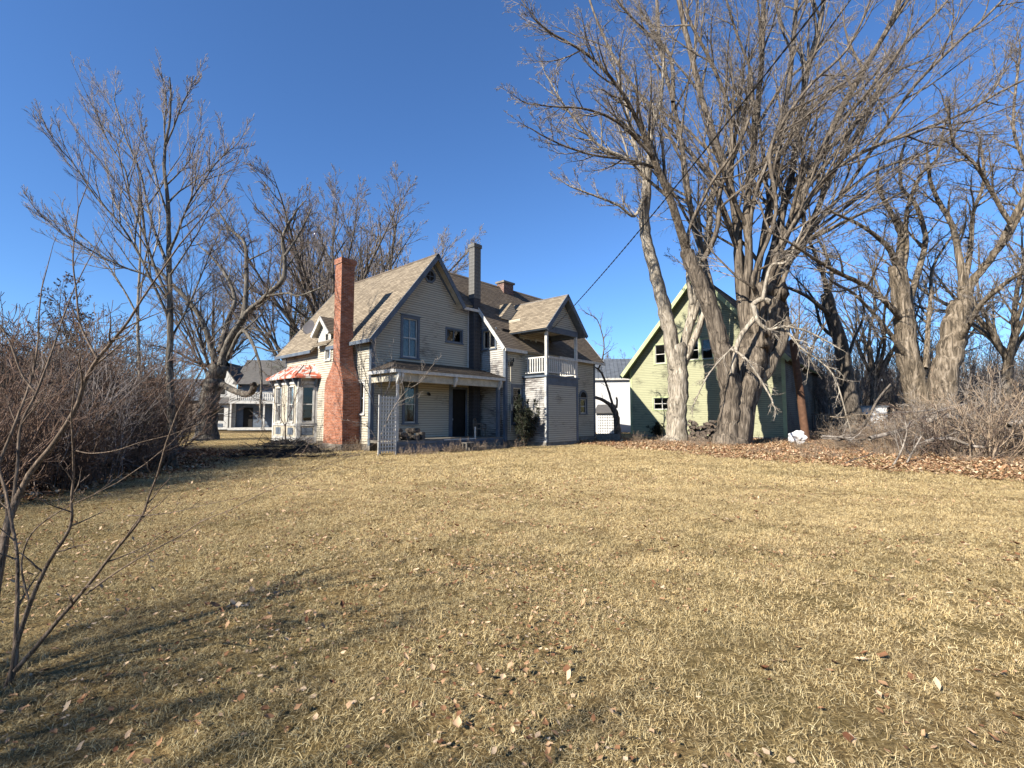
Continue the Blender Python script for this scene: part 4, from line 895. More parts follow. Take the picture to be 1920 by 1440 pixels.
# small dull pines over the back roof
def pine(label,loc,H,seed):
    r=random.Random(seed); t=empty('pine_tree',loc,label=label,cat='tree'); obj('trunk',tubes([smooth_line([(0,0,0),(.1,0,H*.5),(0,0,H)],[H*.02,H*.014,.02],3)],8,'trunk','bark_d'),t)
    br=[];m=MB()
    for i in range(60):
        z=H*(.3+.68*i/60); L=(H-z)*.45+.5; a=r.uniform(0,6.28); e=(math.cos(a)*L,math.sin(a)*L,z+L*.2); br.append(([(0,0,z),(e[0]*.5,e[1]*.5,z+.02),e],[.05,.03,.01]))
        for k in range(60):
            q=r.uniform(.3,1); c=Vector((e[0]*q,e[1]*q,z+(e[2]-z)*q))+Vector(unit(r))*r.uniform(.05,.4); u1=Vector(unit(r))*r.uniform(.08,.2); u2=Vector(unit(r))*.04
            m.face([c-u1,c+u2,c+u1])
    obj('branches',tubes(br,4,'branches','bark_d'),t,kind='stuff'); m.build('needles',M['needle'],t,kind='stuff')
pine('dull green pine top showing over the back of the long roof',at(566,50),14,3); pine('small brownish pine beside the taller pine behind the roof',at(590,54),13.5,4)
# ================================================================ SCATTERED STUFF (geometry nodes)
def scatter(name,variants,pts,rots,scl,idx,label=None,**k):
    me=bpy.data.meshes.new(name); me.from_pydata(pts,[],[]); n=len(pts)
    a=me.attributes.new('rot','FLOAT_VECTOR','POINT'); a.data.foreach_set('vector',np.array(rots,dtype=np.float32).ravel())
    a=me.attributes.new('scl','FLOAT','POINT'); a.data.foreach_set('value',np.array(scl,dtype=np.float32))
    a=me.attributes.new('idx','INT','POINT'); a.data.foreach_set('value',np.array(idx,dtype=np.int32))
    o=obj(name,me,kind='stuff',label=label,**k)
    c=bpy.data.collections.new(name+'_pieces')
    for i,vm in enumerate(variants): c.objects.link(bpy.data.objects.new('%s_piece_%02d'%(name,i),vm))
    g=bpy.data.node_groups.new(name,'GeometryNodeTree'); g.interface.new_socket('Geometry',in_out='INPUT',socket_type='NodeSocketGeometry'); g.interface.new_socket('Geometry',in_out='OUTPUT',socket_type='NodeSocketGeometry')
    N=g.nodes; gi=N.new('NodeGroupInput'); go=N.new('NodeGroupOutput'); ip=N.new('GeometryNodeInstanceOnPoints'); ci=N.new('GeometryNodeCollectionInfo'); ci.inputs[0].default_value=c; ci.inputs[1].default_value=True; ci.inputs[2].default_value=True
    def na(nm,t): q=N.new('GeometryNodeInputNamedAttribute'); q.data_type=t; q.inputs[0].default_value=nm; return q.outputs[0]
    L=g.links.new; L(gi.outputs[0],ip.inputs['Points']); L(ci.outputs[0],ip.inputs['Instance']); ip.inputs['Pick Instance'].default_value=True
    L(na('idx','INT'),ip.inputs['Instance Index']); L(na('rot','FLOAT_VECTOR'),ip.inputs['Rotation']); L(na('scl','FLOAT'),ip.inputs['Scale']); L(ip.outputs[0],go.inputs[0])
    md=o.modifiers.new('scatter','NODES'); md.node_group=g; return o
def m_blade(name,stops,green=True):
    t=NT(name); at_=t.n('ShaderNodeAttribute'); at_.attribute_name='tone'; f=at_.outputs['Fac']; w=t.coord('World')
    c=t.ramp(f,stops)
    if green:
        g=t.ramp(t.noise(w,.9,4,.65),[(.45,0),(.68,1)]); g2=t.ramp(t.noise(w,.17,2),[(.4,.35),(.65,1)])
        c=t.mix(t.math('MULTIPLY',t.math('MULTIPLY',g,g2),.5),c,t.ramp(f,[(0,(.05,.055,.018)),(1,(.2,.19,.075))]))
        c=t.mix(t.ramp(t.noise(w,.35,3),[(.5,0),(.75,.3)]),c,(.6,.46,.24))
        sx=t.n('ShaderNodeSeparateXYZ'); t.l(w,sx.inputs[0])     # greener turf, with shade put into its colour towards the sapling
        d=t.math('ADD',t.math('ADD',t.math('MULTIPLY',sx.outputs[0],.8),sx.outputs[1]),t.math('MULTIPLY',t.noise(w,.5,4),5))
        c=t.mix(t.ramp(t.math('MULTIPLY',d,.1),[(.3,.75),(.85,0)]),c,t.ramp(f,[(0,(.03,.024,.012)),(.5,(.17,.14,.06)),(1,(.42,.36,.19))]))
        c=t.mix(t.ramp(t.noise(w,2.2,5,.7),[(.5,0),(.66,.6)]),c,t.ramp(f,[(0,(.05,.03,.016)),(1,(.45,.33,.18))]))
    t.col(c); t.b.inputs['Roughness'].default_value=.75; t.b.inputs['Specular IOR Level'].default_value=.2
    return t.m
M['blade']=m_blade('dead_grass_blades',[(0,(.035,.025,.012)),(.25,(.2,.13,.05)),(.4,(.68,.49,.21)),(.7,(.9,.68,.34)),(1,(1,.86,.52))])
M['leaf']=m_blade('dead_leaves',[(0,(.10,.035,.016)),(.3,(.25,.125,.06)),(.6,(.44,.27,.145)),(1,(.68,.53,.35))],False)
def raw_mesh(name,V,Fq,tone,mat,smooth=False):
    V=np.array(V,dtype=np.float32).reshape(-1,3); Fq=np.array(Fq,dtype=np.int32).reshape(-1,4)
    me=bpy.data.meshes.new(name); me.vertices.add(len(V)); me.vertices.foreach_set('co',V.ravel()); me.loops.add(Fq.size); me.loops.foreach_set('vertex_index',Fq.ravel()); me.polygons.add(len(Fq)); me.polygons.foreach_set('loop_start',np.arange(0,Fq.size,4,dtype=np.int32))
    a=me.attributes.new('tone','FLOAT','POINT'); a.data.foreach_set('value',np.array(tone,dtype=np.float32).ravel()); me.materials.append(M[mat]); me.update(calc_edges=True); return me
def grass_patch(seed,size,n,ln,wd,flat):
    g=np.random.default_rng(seed); c=g.uniform(-size/2,size/2,(max(6,n//28),2)); p=c[g.integers(0,len(c),n)]+g.normal(0,size*.035,(n,2)); u=g.random(n)<.35; p[u]=g.uniform(-size/2,size/2,(u.sum(),2)); a=g.uniform(0,6.283,n); L=g.uniform(ln*.5,ln*1.3,n); w=g.uniform(wd*.6,wd*1.3,n)
    e=np.abs(g.normal(flat,.35,n)).clip(.05,1.4); bend=g.normal(0,.3,n); z0=g.uniform(-.01,.018,n)
    V=np.zeros((n,3,2,3)); 
    cx,cy=p[:,0].copy(),p[:,1].copy(); cz=z0.copy(); aa=a.copy(); ee=e.copy()
    for k in range(3):
        sx,sy=-np.sin(aa)*w/2*(1-.42*k),np.cos(aa)*w/2*(1-.42*k); tw=g.normal(0,.5,n)*w/2
        V[:,k,0]=np.stack([cx+sx,cy+sy,cz+tw*.5],-1); V[:,k,1]=np.stack([cx-sx,cy-sy,cz-tw*.5],-1)
        cx+=np.cos(aa)*np.cos(ee)*L/2; cy+=np.sin(aa)*np.cos(ee)*L/2; cz+=np.sin(ee)*L/2; aa+=bend*.6; ee-=np.abs(g.normal(.35,.35,n))
    cz_=V[...,2]; V[...,2]=np.maximum(cz_,-.012)
    b=np.arange(n)*6; F1=np.stack([b,b+1,b+3,b+2],-1); F2=np.stack([b+2,b+3,b+5,b+4],-1); tone=np.repeat(g.beta(1.3,1.2,n),6)
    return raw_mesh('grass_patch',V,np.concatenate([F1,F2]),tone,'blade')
def leaf_patch(seed,size,n,s,lift=.02):
    g=np.random.default_rng(seed); V=[];Fq=[];T=[]
    for i in range(n):
        x,y=g.uniform(-size/2,size/2,2); a=g.uniform(0,6.28); L=g.uniform(.6,1.3)*s; w=L*g.uniform(.4,.85); curl=g.uniform(-.4,1.1)*L; tl=g.normal(0,.4); z=g.uniform(0,lift); rows=[(-.5,.12),(-.2,.9),(.15,1.),(.5,.1)]
        base=len(V)
        for q,ww in rows:
            for sd in (-1,0,1):
                lx=q*L; ly=sd*w*ww*.5*(1+g.uniform(-.5,.5)); lz=z+abs(sd)*curl*.25*ww+q*q*curl*.8+tl*lx+abs(tl)*L*.5+.004+g.uniform(-.12,.12)*L
                V.append((x+lx*math.cos(a)-ly*math.sin(a),y+lx*math.sin(a)+ly*math.cos(a),lz))
        for rr in range(3):
            for cc in range(2): k=base+rr*3+cc; Fq.append((k,k+1,k+4,k+3))
        T+= [g.beta(1.6,1.4)]*12
    return raw_mesh('leaf_patch',V,Fq,T,'leaf')
gp=[grass_patch(i,.55,1500,.042,.0026,.42) for i in range(6)]
gp2=[grass_patch(20+i,1.6,3000,.08,.006,.35) for i in range(4)]
g=np.random.default_rng(5)
def lattice(y0,y1,stp,jit,half=1.12,xadd=1.5):
    pts=[]; y=y0
    while y<y1:
        hx=half*y+xadd; x=-hx+g.uniform(0,stp)
        while x<hx: pts.append((x+g.uniform(-jit,jit),y+g.uniform(-jit,jit))); x+=stp
        y+=stp
    return pts
def up3(pts,dz=0): return [(x,y,hgt(x,y)+dz) for x,y in pts]
def tilt(pts):
    r_=[]
    for x,y in pts:
        gx=(hgt(x+.2,y)-hgt(x-.2,y))/.4; gy=(hgt(x,y+.2)-hgt(x,y-.2))/.4; r_.append((math.atan(gy),-math.atan(gx),0))
    return r_
def spin(pts,rl):
    # random spin about the vertical first, then slope tilt left out where it is small
    return [(0,0,g.uniform(0,6.283)) for _ in pts]
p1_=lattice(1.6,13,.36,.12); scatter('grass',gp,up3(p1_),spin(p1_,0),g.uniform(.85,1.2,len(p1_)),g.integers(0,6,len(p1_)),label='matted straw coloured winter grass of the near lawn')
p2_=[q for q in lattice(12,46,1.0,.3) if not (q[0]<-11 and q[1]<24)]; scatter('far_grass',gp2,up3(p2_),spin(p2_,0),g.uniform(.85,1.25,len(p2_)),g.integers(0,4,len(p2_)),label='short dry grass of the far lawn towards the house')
lp=[leaf_patch(i,1.0,120,.085) for i in range(4)]+[leaf_patch(10+i,1.0,(26,60,40)[i],(.05,.028,.036)[i]) for i in range(3)]
pts=[];idx=[]
for q in lattice(2,13,.9,.4):
    d=q[0]*.5+q[1]
    if q[1]<6.5 and q[0]<.5: pts.append((q[0]+.3,q[1]+.2)); idx.append(5)
    if g.random()<.45+.5*(q[0]<.35*q[1]-.8)+.35*(q[1]<4): pts.append(q); idx.append(int(g.integers(4,7)))
for q in lattice(9,36,.62,.3):
    s_=(q[0]-6.5)*.903+(q[1]-24)*.43
    if s_>-.4+g.normal(0,.5) and not(q[1]>35): pts.append(q); idx.append(int(g.integers(0,4)))
    elif g.random()<.10: pts.append(q); idx.append(int(g.integers(4,7)))
    if q[0]<-9.3 and q[1]<22: pts.append(q); idx.append(int(g.integers(0,4)))
scatter('leaf_litter',lp,up3(pts,.012),spin(pts,0),g.uniform(.8,1.25,len(pts)),idx,label='curled brown dead leaves lying on the lawn and under the right hand trees')
def shrub_mesh(seed,H,n,twig,arch=.0,levels=2,kids=(7,4),tip=.004,spread=.5,base=.5):
    r=random.Random(seed); out=[[] for _ in range(5)]; prm=dict(PRM,levels=levels,seg=[7,4,3,2],kids=list(kids),len=[.38,.5,.5],up=[.03-arch,.05-arch,.02],wob=.2,ang=(20,60),t0=.12,tip=tip)
    for i in range(n):
        a=r.uniform(0,6.28); e=r.uniform(0,spread); d=norm((math.cos(a)*e,math.sin(a)*e,1)); q=r.uniform(0,base)
        grow(out,r,(math.cos(a)*q,math.sin(a)*q,-.05),d,H*r.uniform(.5,1.05),.004+.006*H*r.uniform(.4,1),0,prm)
    return tubes([b for o_ in out for b in o_],3,'shrub',twig,smooth=False)
sv=[shrub_mesh(100+i,3.3,(13,16,10,14)[i],('twig_d','twig_r','bark_d','twig_r')[i],.0,2,(8,4),.005,.8,.7) for i in range(4)]+[shrub_mesh(110,3.4,12,'twig_g',.02,2,(8,4),.005,.8,.7)]
pts=[]
for i in range(290):
    y=g.uniform(8.0,22); x=-9.6-g.uniform(0,1)**1.2*13-(.35*(y-9) if y>16 else 0)*.3
    if -1.35<x/y<-.735: pts.append((x,y))
scatter('thicket',sv,up3(pts),spin(pts,0),[ (.65+.62*min(1,(-x-9.6)/4))*g.uniform(.6,1.35) for x,y in pts],g.integers(0,5,len(pts)),label='dense tangle of bare brown brush along the left edge of the lawn')
rv=[shrub_mesh(120+i,2.4,12,('twig_t','twig_t','twig_d')[i],.07,2,(7,4),.006,1.3,.8) for i in range(3)]+[shrub_mesh(125+i,2.8,11,('twig_m','twig_t')[i],.04,2,(7,4),.006,1.,.8) for i in range(2)]
pts=[]
for i in range(210):
    x=g.uniform(11.5,36); y=g.uniform(17.5,34)
    if (x-6.5)*.903+(y-24)*.43>3.6+max(0,(27-y))*.35 and not (x<20 and y>31.5) and x/y>.64 and x/y<1.25: pts.append((x,y))
scatter('brush',rv,up3(pts),spin(pts,0),[g.uniform(.5,1.0)*(.75+.9*max(0,min(1,(x/y-.68)/.3))) for x,y in pts],g.integers(0,5,len(pts)),label='tan leafless brambles and brush heaped below the willows on the right')
wv=[shrub_mesh(130+i,1.0,14,'twig_t',.05,1,(6,),.004,1.2,.35) for i in range(3)]
pts=[]
for i in range(230):
    x=g.uniform(6.8,26); y=g.uniform(15,34); s_=(x-6.5)*.903+(y-24)*.43
    if 1.2+abs(g.normal(0,1.2))<s_ and not (7<x<20 and y>27.5 and g.random()<.5): pts.append((x,y))
for i in range(60): pts.append((g.uniform(-7.5,-1.5),0));
pts=[p for p in pts if p[1]>0]
for i in range(26):
    q=hw(g.uniform(-1.2,-.3),g.uniform(.3,5),0); pts.append((q.x,q.y))
for i in range(30):
    q=hw(g.uniform(0,7),g.uniform(-3.0,-2.3),0); pts.append((q.x,q.y))
scatter('dry_weeds',wv,up3(pts),spin(pts,0),g.uniform(.3,.85,len(pts)),g.integers(0,3,len(pts)),label='knee high dry weed stalks at the foot of trees and walls')
# woods in the distance
wd=[]
for i in range(4):
    r=random.Random(200+i); out=[[] for _ in range(5)]; prm=dict(PRM,levels=2,seg=[8,4,3],kids=[16,5],len=[.3,.45],up=[.02,.1,.06],wob=.1,ang=(20,45),t0=.25,tip=.012)
    for k in range(4): grow(out,r,(r.uniform(-2,2),r.uniform(-2,2),-.1),norm((r.uniform(-.12,.12),r.uniform(-.12,.12),1)),r.uniform(7,10),.09,0,prm)
    wd.append(tubes([b for o_ in out for b in o_],3,'sapling_clump','twig_g' if i%2 else 'twig_m',smooth=False))
pts=[]
for i in range(260):
    D=g.uniform(42,90); x=g.uniform(.55,1.2)*D; pts.append((x,D))
for i in range(150):
    D=g.uniform(75,110); x=g.uniform(-1.25,.6)*D; pts.append((x,D))
for i in range(40):
    D=g.uniform(30,50); x=-g.uniform(.85,1.3)*D; pts.append((x,D))
scatter('distant_woods',wd,[(x,y,0) for x,y in pts],spin(pts,0),[(.55 if x<0 else .95)*g.uniform(.7,1.15) for x,y in pts],g.integers(0,4,len(pts)),label='grey mass of thin bare saplings on the horizon behind everything')
# ================================================================ SMALL THINGS
# trellis
tr=empty('trellis',hw(-.45,-2.05,0),HR,label='white wooden lattice trellis leaning by the left porch post',cat='trellis')
sv_=MB().box(Fr((0,0,0),(1,0,0),(0,0,1),(0,-1,0)),-.027,.027,.1,2.45,0,.012).mesh('slat',M['white']); sh_=MB().box(Fr((0,0,0),(1,0,0),(0,0,1),(0,-1,0)),-.4,.4,-.027,.027,.012,.024).mesh('slat',M['white'])
for i in range(6): o=obj('slat',sv_,tr); o.location=(-.34+i*.136,0,0)
for i in range(15): o=obj('slat',sh_,tr); o.location=(0,0,.2+i*.155)
part(MB().box(FS(),-.44,-.40,0,2.5,-.01,.03).box(FS(),.40,.44,0,2.5,-.01,.03),'frame','white',tr)
# satellite dish
dp=hw(.05,6.3,6.45); d_=empty('satellite_dish',hw(.35,5.75,5.95),0,label='grey satellite dish on a bent arm at the lower edge of the long tan roof',cat='satellite dish')
dirv=Vector((-.45,-.86,.25)).normalized(); cx=Vector((-.75,.45,.55)); xa=dirv.cross(Vector((0,0,1))).normalized(); ya=xa.cross(dirv)
m=MB(); ringp=[]
for k in range(6):
    rr=.42*k/5; ringp.append([cx+xa*math.cos(w)*rr*1.05+ya*math.sin(w)*rr+dirv*(rr*rr*.45) for w in [2*math.pi*j/20 for j in range(20)]])
for k in range(5):
    for j in range(20): m.face([ringp[k][j],ringp[k][(j+1)%20],ringp[k+1][(j+1)%20],ringp[k+1][j]])
m.build('dish',M['dish'],d_,smooth=True); MB().tube([(0,0,-.25),(-.1,.05,.1),cx-dirv*.08],.03,8).build('mast',M['steel'],d_)
MB().tube([cx-ya*.42+dirv*.05,cx-ya*.3+dirv*.5],.015,6).tube([cx-ya*.3+dirv*.45,cx-ya*.3+dirv*.6],.04,8).build('feed_arm',M['steel'],d_)
# woodpile logs
lg=[]
for i in range(5):
    r=random.Random(i); n=r.choice((5,6,7,9)); m=MB(); c=[(.1*(1+r.uniform(-.25,.25))*math.cos(2*math.pi*j/n),.1*(1+r.uniform(-.25,.25))*math.sin(2*math.pi*j/n)) for j in range(n)]
    m.prism(Fr((0,-.2,0),(1,0,0),(0,0,1),(0,-1,0)),c,-.2,.22); me=m.mesh('firewood_log',M['log_end']); lg.append(me)
for me in lg:
    me.materials.append(M['bark_d']); 
    for p in me.polygons: 
        if len(p.vertices)==4 : p.material_index=1
r=random.Random(4); A=P(1288,828,29.6); B_=P(1340,828,29.2); row=0
W0=(B_.x-A.x); 
for row in range(8):
    n=10; prof=[1.35,1.2,1.05,.95,.9,.9,.98,1.1,1.25,1.4]
    for i in range(n):
        if row*.17>prof[i]+.05: continue
        x=A.x+W0*(i+.5+(.5 if row%2 else 0)*.8)/n; o=obj('firewood_log',r.choice(lg),label='split firewood log in the %s row of the dark pile between the two big trunks'%('bottom','second','third','fourth','fifth','sixth','seventh','topmost')[row],cat='log',group='firewood stacked between the tree trunks')
        o.location=(x+r.uniform(-.04,.04),29.4+r.uniform(-.16,.16),.1+row*.17+r.uniform(-.03,.03)); o.rotation_euler=(r.uniform(-.1,.1),r.uniform(0,6),r.uniform(-.35,.35)); q=r.uniform(.75,1.15); o.scale=(q,r.uniform(.8,1.2),q)
for i in range(14):
    q=hw(.6+r.uniform(-.1,1.3),-1.2+r.uniform(-.3,.3),.65+.16*(i//5)); o=obj('firewood_log',r.choice(lg),label='firewood log in the %s of the heap under the porch window'%('bottom layer','middle layer','top layer')[i//5],cat='log',group='firewood on the porch'); o.location=q; o.rotation_euler=(0,r.uniform(0,6),HR+r.uniform(-.4,.4))
# utility post leaning before the barn
pl=P(1512,812,30); pt=P(1487,640,30.5); ps=empty('leaning_post',(pl.x,pl.y,0),label='rusty brown timber post leaning against the dark side of the green barn',cat='post')
obj('post',tubes([smooth_line([Vector((0,0,-.2)),(Vector((pt.x,pt.y,pt.z))-Vector((pl.x,pl.y,0)))*.5,Vector((pt.x,pt.y,pt.z))-Vector((pl.x,pl.y,0))],[.24,.22,.2],4,.05)],14,'post','rust',knobs=.2),ps)
MB().tube([Vector((pt.x-pl.x,0.5,pt.z-.05)),Vector((pt.x-pl.x,.5,pt.z+.12))],.21,12).build('post_cap',M['rust'],ps)
# white wrapped bundle
wb=P(1495,808,27); m=MB()
me=bpy.data.meshes.new('wrapped_bundle'); import bmesh
bm=bmesh.new(); bmesh.ops.create_icosphere(bm,subdivisions=4,radius=.42)
for v in bm.verts: v.co+=v.normal*(mnoise.noise(v.co*4)*.16+mnoise.noise(v.co*11)*.05); v.co.z*=.85
bm.to_mesh(me); bm.free(); me.materials.append(M['plastic'])
o=obj('wrapped_bundle',me,label='crumpled white plastic wrapped bundle lying in the weeds by the leaning post',cat='bundle'); o.location=(wb.x,wb.y,.45)
# fallen limbs on the brush pile
rot_=random.Random(6)
def fallen(px,r0,r1,d0,d1,label,mat='twig_m'):
    pts=[P(x,y,d0+(d1-d0)*i/(len(px)-1)) for i,(x,y) in enumerate(px)]; b=pts[0]; n=len(pts)
    t=smooth_line([p-b for p in pts],[(r0+(r1-r0)*i/(n-1))*d0/F_PX for i in range(n)],4,.15,rot_)
    out=[[] for _ in range(5)]; tans=[norm(tuple(t[0][min(i+1,len(t[0])-1)][c]-t[0][max(i-1,0)][c] for c in range(3))) for i in range(len(t[0]))]
    side(out,rot_,t[0],tans,t[1],3.,0,dict(PRM,levels=2,kids=[5,3],len=[.35,.5],up=[0,0,0],wob=.2,tip=.006))
    e=empty('fallen_branch',b,label=label,cat='branch',group='fallen branches below the willows'); obj('stem',tubes([t],10,'stem',mat,knobs=.6),e)
    s_=[q for o_ in out for q in o_]
    if s_: obj('twigs',tubes(s_,3,'twigs',mat,smooth=False),e,kind='stuff')
fallen([(1630,822),(1690,806),(1740,778),(1810,757)],4,2,20,22,'long pale fallen branch sloping up to the right in front of the willow trunks')
fallen([(1728,795),(1760,781),(1790,782),(1812,790)],6,4,21,20.5,'short thick pale broken limb lying below the right willow trunk')
fallen([(1540,818),(1570,820),(1600,822)],2.5,2,22,22,'short straight pale stick lying right of the white bundle')
fallen([(1735,828),(1780,822),(1820,836),(1845,838)],4,2,18.5,18,'curved pale fallen branch low on the leaf litter')
fallen([(1890,800),(1925,785),(1980,770)],7,8,19,19,'thick pale cut log end at the right edge of the photo')
fallen([(1600,812),(1625,790),(1645,750),(1670,720)],3,1.5,24,24,'dark thin fallen branch arching over the brush','bark_d')
fallen([(1675,872),(1690,845),(1700,812),(1697,790)],1.6,1,15.5,15.5,'thin pale upright dead stick in the leaf litter')
fallen([(1700,868),(1715,840),(1728,818)],1.6,1,15.8,16,'pale forked dead twig standing in the leaf litter')
fallen([(1560,880),(1600,862),(1640,850)],1.2,.7,15.5,16.5,'thin dark twig lying across the edge of the leaves','bark_d')
for i in range(18):
    x=rot_.uniform(1500,1900); y=rot_.uniform(770,830); D=rot_.uniform(18,26); a=rot_.uniform(-.5,.5); L=rot_.uniform(40,130)
    fallen([(x,y),(x+L*.3,y-L*.3*a+rot_.uniform(-9,9)),(x+L*.65,y-L*.65*a+rot_.uniform(-12,12)),(x+L,y-L*a)],rot_.uniform(.9,1.8),.6,D,D+rot_.uniform(-1.5,1.5),'thin fallen branch tangled in the brush pile under the willows',rot_.choice(('twig_m','bark_w','bark_d','twig_t')))
# rail fence behind
fn=empty('rail_fence',(23,33,0),R(-6),label='weathered split rail fence behind the brush right of the barn',cat='fence')
for i in range(6): part(MB().box(Fr((i*2.2,0,0),(1,0,0),(0,0,1),(0,-1,0)),-.07,.07,0,1.3,-.07,.07),'post','wood',fn)
for i in range(5):
    for z_ in (.4,.75,1.1): part(MB().bar((i*2.2,-.09,z_),(i*2.2+2.2,-.09,z_+rnd.uniform(-.05,.05)),.09,.06),'rail','wood',fn)
gt=empty('iron_fence',(19.6,31.4,0),R(12),label='dark picket fence panel between the barn corner and the slanting tree',cat='fence')
pk=MB().tube([(0,0,0),(0,0,1.7)],.02,5).mesh('picket',M['rope'])
for i in range(18): o=obj('picket',pk,gt); o.location=(i*.16,0,0)
part(MB().bar((-.05,0,1.75),(2.9,0,1.75),.05).bar((-.05,0,.3),(2.9,0,.3),.05).bar((0,0.02,.8),(2.4,.02,1.2),.06),'rail','rope',gt)
# wire panel by the house end
wp=empty('wire_panel',hw(15.6,-2.2,0),R(-4),label='black welded wire fence panel against the white wall past the house end',cat='fence')
vw=MB().tube([(0,0,.45),(0,0,1.7)],.014,5).mesh('wire',M['rope']); hwr=MB().tube([(0,0,0),(1.25,0,0)],.014,5).mesh('wire',M['rope'])
for i in range(9): o=obj('wire',vw,wp); o.location=(i*.155,0,0)
for i in range(8): o=obj('wire',hwr,wp); o.location=(0,-.02,.47+i*.175)
part(MB().box(FS(),-.1,1.4,0,.45,-.3,.1),'planter_box','wood',wp)
# wicker armchair on the porch
wc=empty('wicker_chair',hw(5.9,-1.0,.55),HR+.5,label='grey wicker armchair on the porch beside the dark doorway',cat='chair')
part(MB().box(FS(),-.28,.28,.38,.44,-.26,.26),'seat','wicker',wc)
for a in (-.25,.25):
    for b in (-.23,.23): part(MB().tube([(a,b,0),(a*.95,b*.95,.38)],.022,6),'leg','wicker',wc)
m=MB(); pv=None
for i in range(11):
    w=math.pi*i/10; p=(.31*math.cos(w),.24+.06*math.sin(w),.44+.5*math.sin(w)**.6); 
    if pv: m.bar(pv,p,.05)
    m.tube([(.28*math.cos(w),.24,.44),p],.012,5); pv=p
for i in range(4): m.tube([(-.25,.27,.5+i*.09),(.25,.27,.5+i*.09)],.012,5)
part(m,'backrest','wicker',wc)
for sx_ in (-1,1): part(MB().tube([(sx_*.3,.24,.66),(sx_*.33,0,.68),(sx_*.31,-.24,.64),(sx_*.28,-.26,.4)],.03,6),'armrest','wicker',wc)
# small bench / stool by the step
bn=empty('stool',hw(3.5,-2.7,0),HR,label='low weathered wooden stool on the ground before the porch',cat='stool')
part(MB().box(FS(),-.25,.25,.36,.4,-.18,.18),'seat','wood',bn)
for a in (-.2,.2):
    for b in (-.13,.13): part(MB().box(Fr((a,b,0),(1,0,0),(0,0,1),(0,-1,0)),-.025,.025,0,.36,-.025,.025),'leg','wood',bn)
wl=empty('white_board',hw(2.6,-2.02,.5),HR,label='white painted L-shaped board lying along the porch edge',cat='board')
part(MB().box(FS(),0,2.0,0,.05,0,.05).box(FS(),1.93,2.0,.05,.6,0,.05),'board','white',wl)
# dark evergreen bush in front of the house window
def bush(name,label,loc,H,W_,seed,n=5200):
    r=random.Random(seed); t=empty(name,loc,label=label,cat='shrub'); out=[[] for _ in range(5)]; prm=dict(PRM,levels=2,seg=[6,4,3],kids=[10,5],len=[.4,.5],up=[.05,.1,.05],wob=.2,ang=(20,50),tip=.004)
    for i in range(16): a=r.uniform(0,6.28); e=r.uniform(.05,W_/H*.75); grow(out,r,(0,0,0),norm((math.cos(a)*e,math.sin(a)*e,1)),H*r.uniform(.6,1.05),.03,0,prm)
    al=[b for o_ in out for b in o_]; obj('branches',tubes(al,3,'branches','bark_d',smooth=False),t,kind='stuff')
    m=MB(); tips=out[0]+out[1]+out[2]
    for i in range(n*2):
        b=r.choice(tips)[0]; p=Vector(b[r.randrange(1,len(b))])+Vector(unit(r))*r.uniform(0,.1); u1=Vector(unit(r))*r.uniform(.05,.1); u2=Vector(unit(r))*.045
        m.face([p-u1,p+u2,p+u1])
    m.build('foliage',M['yew'],t,kind='stuff'); return t
bush('evergreen_bush','dark ragged evergreen bush against the wall left of the balcony box',hw(7.35,-2.9,0),2.5,1.9,8)
bush('evergreen_bush','small dark low bush at the foot of the green barn wall by its left corner',(11.2,37.0,0),1.1,1.2,9,1200)
# brush mound sticks
mr=random.Random(14); ms=MB(); ps_=[]
for i in range(420):
    x=-8.6+mr.gauss(0,.9); y=18.3+mr.gauss(0,.45); z_=hgt(x,y)+mr.uniform(.0,.14); a=mr.uniform(0,6.28); L=mr.uniform(.15,.7); e=mr.gauss(.1,.3)
    q=(x+math.cos(a)*L,y+math.sin(a)*L,z_+e*L); mid=((x+q[0])/2+mr.uniform(-.04,.04),(y+q[1])/2,(z_+q[2])/2+.03); ps_.append(([(x,y,z_),mid,q],[mr.uniform(.006,.018),.01,.004]))
hm=[];hf=[];nn=40
for j in range(nn+1):
    for i in range(nn+1):
        x=-8.6+(i/nn-.5)*4.6; y=18.3+(j/nn-.5)*2.4; rr=math.hypot((x+8.6)/2.2,(y-18.3)/1.1); k_=max(0,1-rr*rr)
        hm.append((x,y,hgt(x,y)-.04+k_**.5*(.14+.16*mnoise.noise(Vector((x*2.2,y*2.2,0)))+.12*mnoise.noise(Vector((x*6,y*6,3)))) if k_>0 else hgt(x,y)-.06))
for j in range(nn):
    for i in range(nn): a=j*(nn+1)+i; hf.append((a,a+1,a+nn+2,a+nn+1))
hme=bpy.data.meshes.new('brush_mound'); hme.from_pydata(hm,[],hf); hme.materials.append(M['soil']); hme.update()
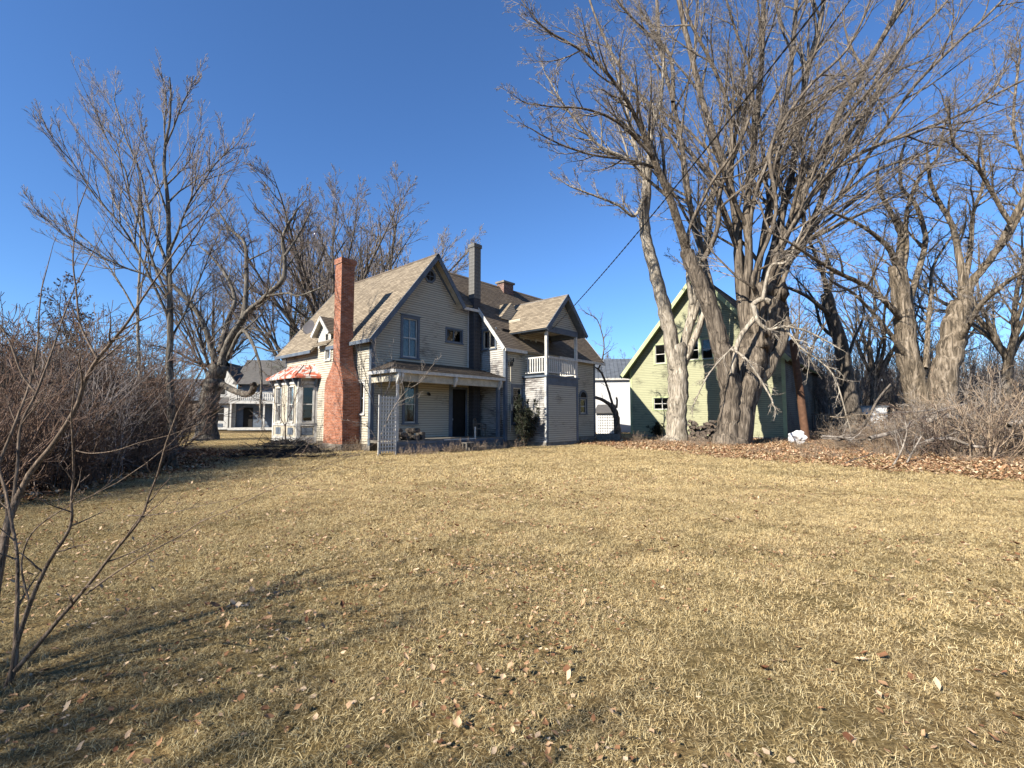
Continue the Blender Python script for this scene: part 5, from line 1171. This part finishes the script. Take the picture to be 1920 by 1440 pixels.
mnd=obj('brush_mound',hme,label='low dark mound of soil and cut sticks before the bay window',cat='mound')
mo=obj('sticks',tubes(ps_,5,'brush_mound','bark_d',smooth=False),mnd,kind='stuff')
# white painted post with grey box deep in the thicket
wpst=empty('sign_post',(-14.2,19.2,0),R(10),label='white post with grey box on top showing through the thicket',cat='post')
part(MB().box(FS(),-.1,.1,0,1.5,-.1,.1),'post','white',wpst); part(MB().box(FS(),-.35,.35,1.5,2.05,-.25,.25),'box','trim',wpst)
# service cable
a_=hw(8.2,-4.05,6.2); b_=P(1545,0,8.5); dirc=(b_-a_); e_=a_+dirc*1.6; e_.z=b_.z+.3
m=MB(); n=60; L1=[];L2=[]
ext=a_+dirc*1.45; 
for i in range(n*3+1):
    t=i/(n*3)*1.45; p=a_+dirc*t; sag=2.2*( (t*(t-1)) )*.45; w=t*230; up_=Vector((0,0,1)); sd2=dirc.cross(up_).normalized()
    L1.append(p+Vector((0,0,sag))+sd2*.014*math.cos(w)+up_*.014*math.sin(w)); L2.append(p+Vector((0,0,sag))-sd2*.014*math.cos(w)-up_*.014*math.sin(w))
m.tube(L1,.013,6).tube(L2,.013,6); m.build('service_cable',M['rope'],label='black twisted service cable running from the balcony gable up over the lawn',cat='cable')
pe=L1[-1]; pole=empty('utility_pole',(pe.x,pe.y,0),label='timber utility pole carrying the black service cable',cat='pole')
obj('pole',tubes([([(0,0,-.3),(0,0,5),(0,0,pe.z+.6)],[.16,.14,.12])],12,'pole','rust'),pole)
place_wild(elm[1],'lawn_tree','low bushy bare tree just outside the left edge shading the near corner','tree',(-7.6,-1.4,0),.33,2.5)
place_wild(sd_,'lawn_tree','small crooked bare tree outside the left edge shading the near lawn','tree',(-6.3,-2.6,0),.42,4.1)
# trees beyond the left edge and behind the photographer, throwing their shade on the lawn
place_wild(elm[0],'lawn_tree','bare tree left of the camera whose shadow streaks the near grass','tree',(-9.0,-4.4,0),.42,1)
place_wild(sd_,'lawn_tree','smaller bare tree behind the sapling casting streaked shade','tree',(-9.4,-3.2,0),.66,2)
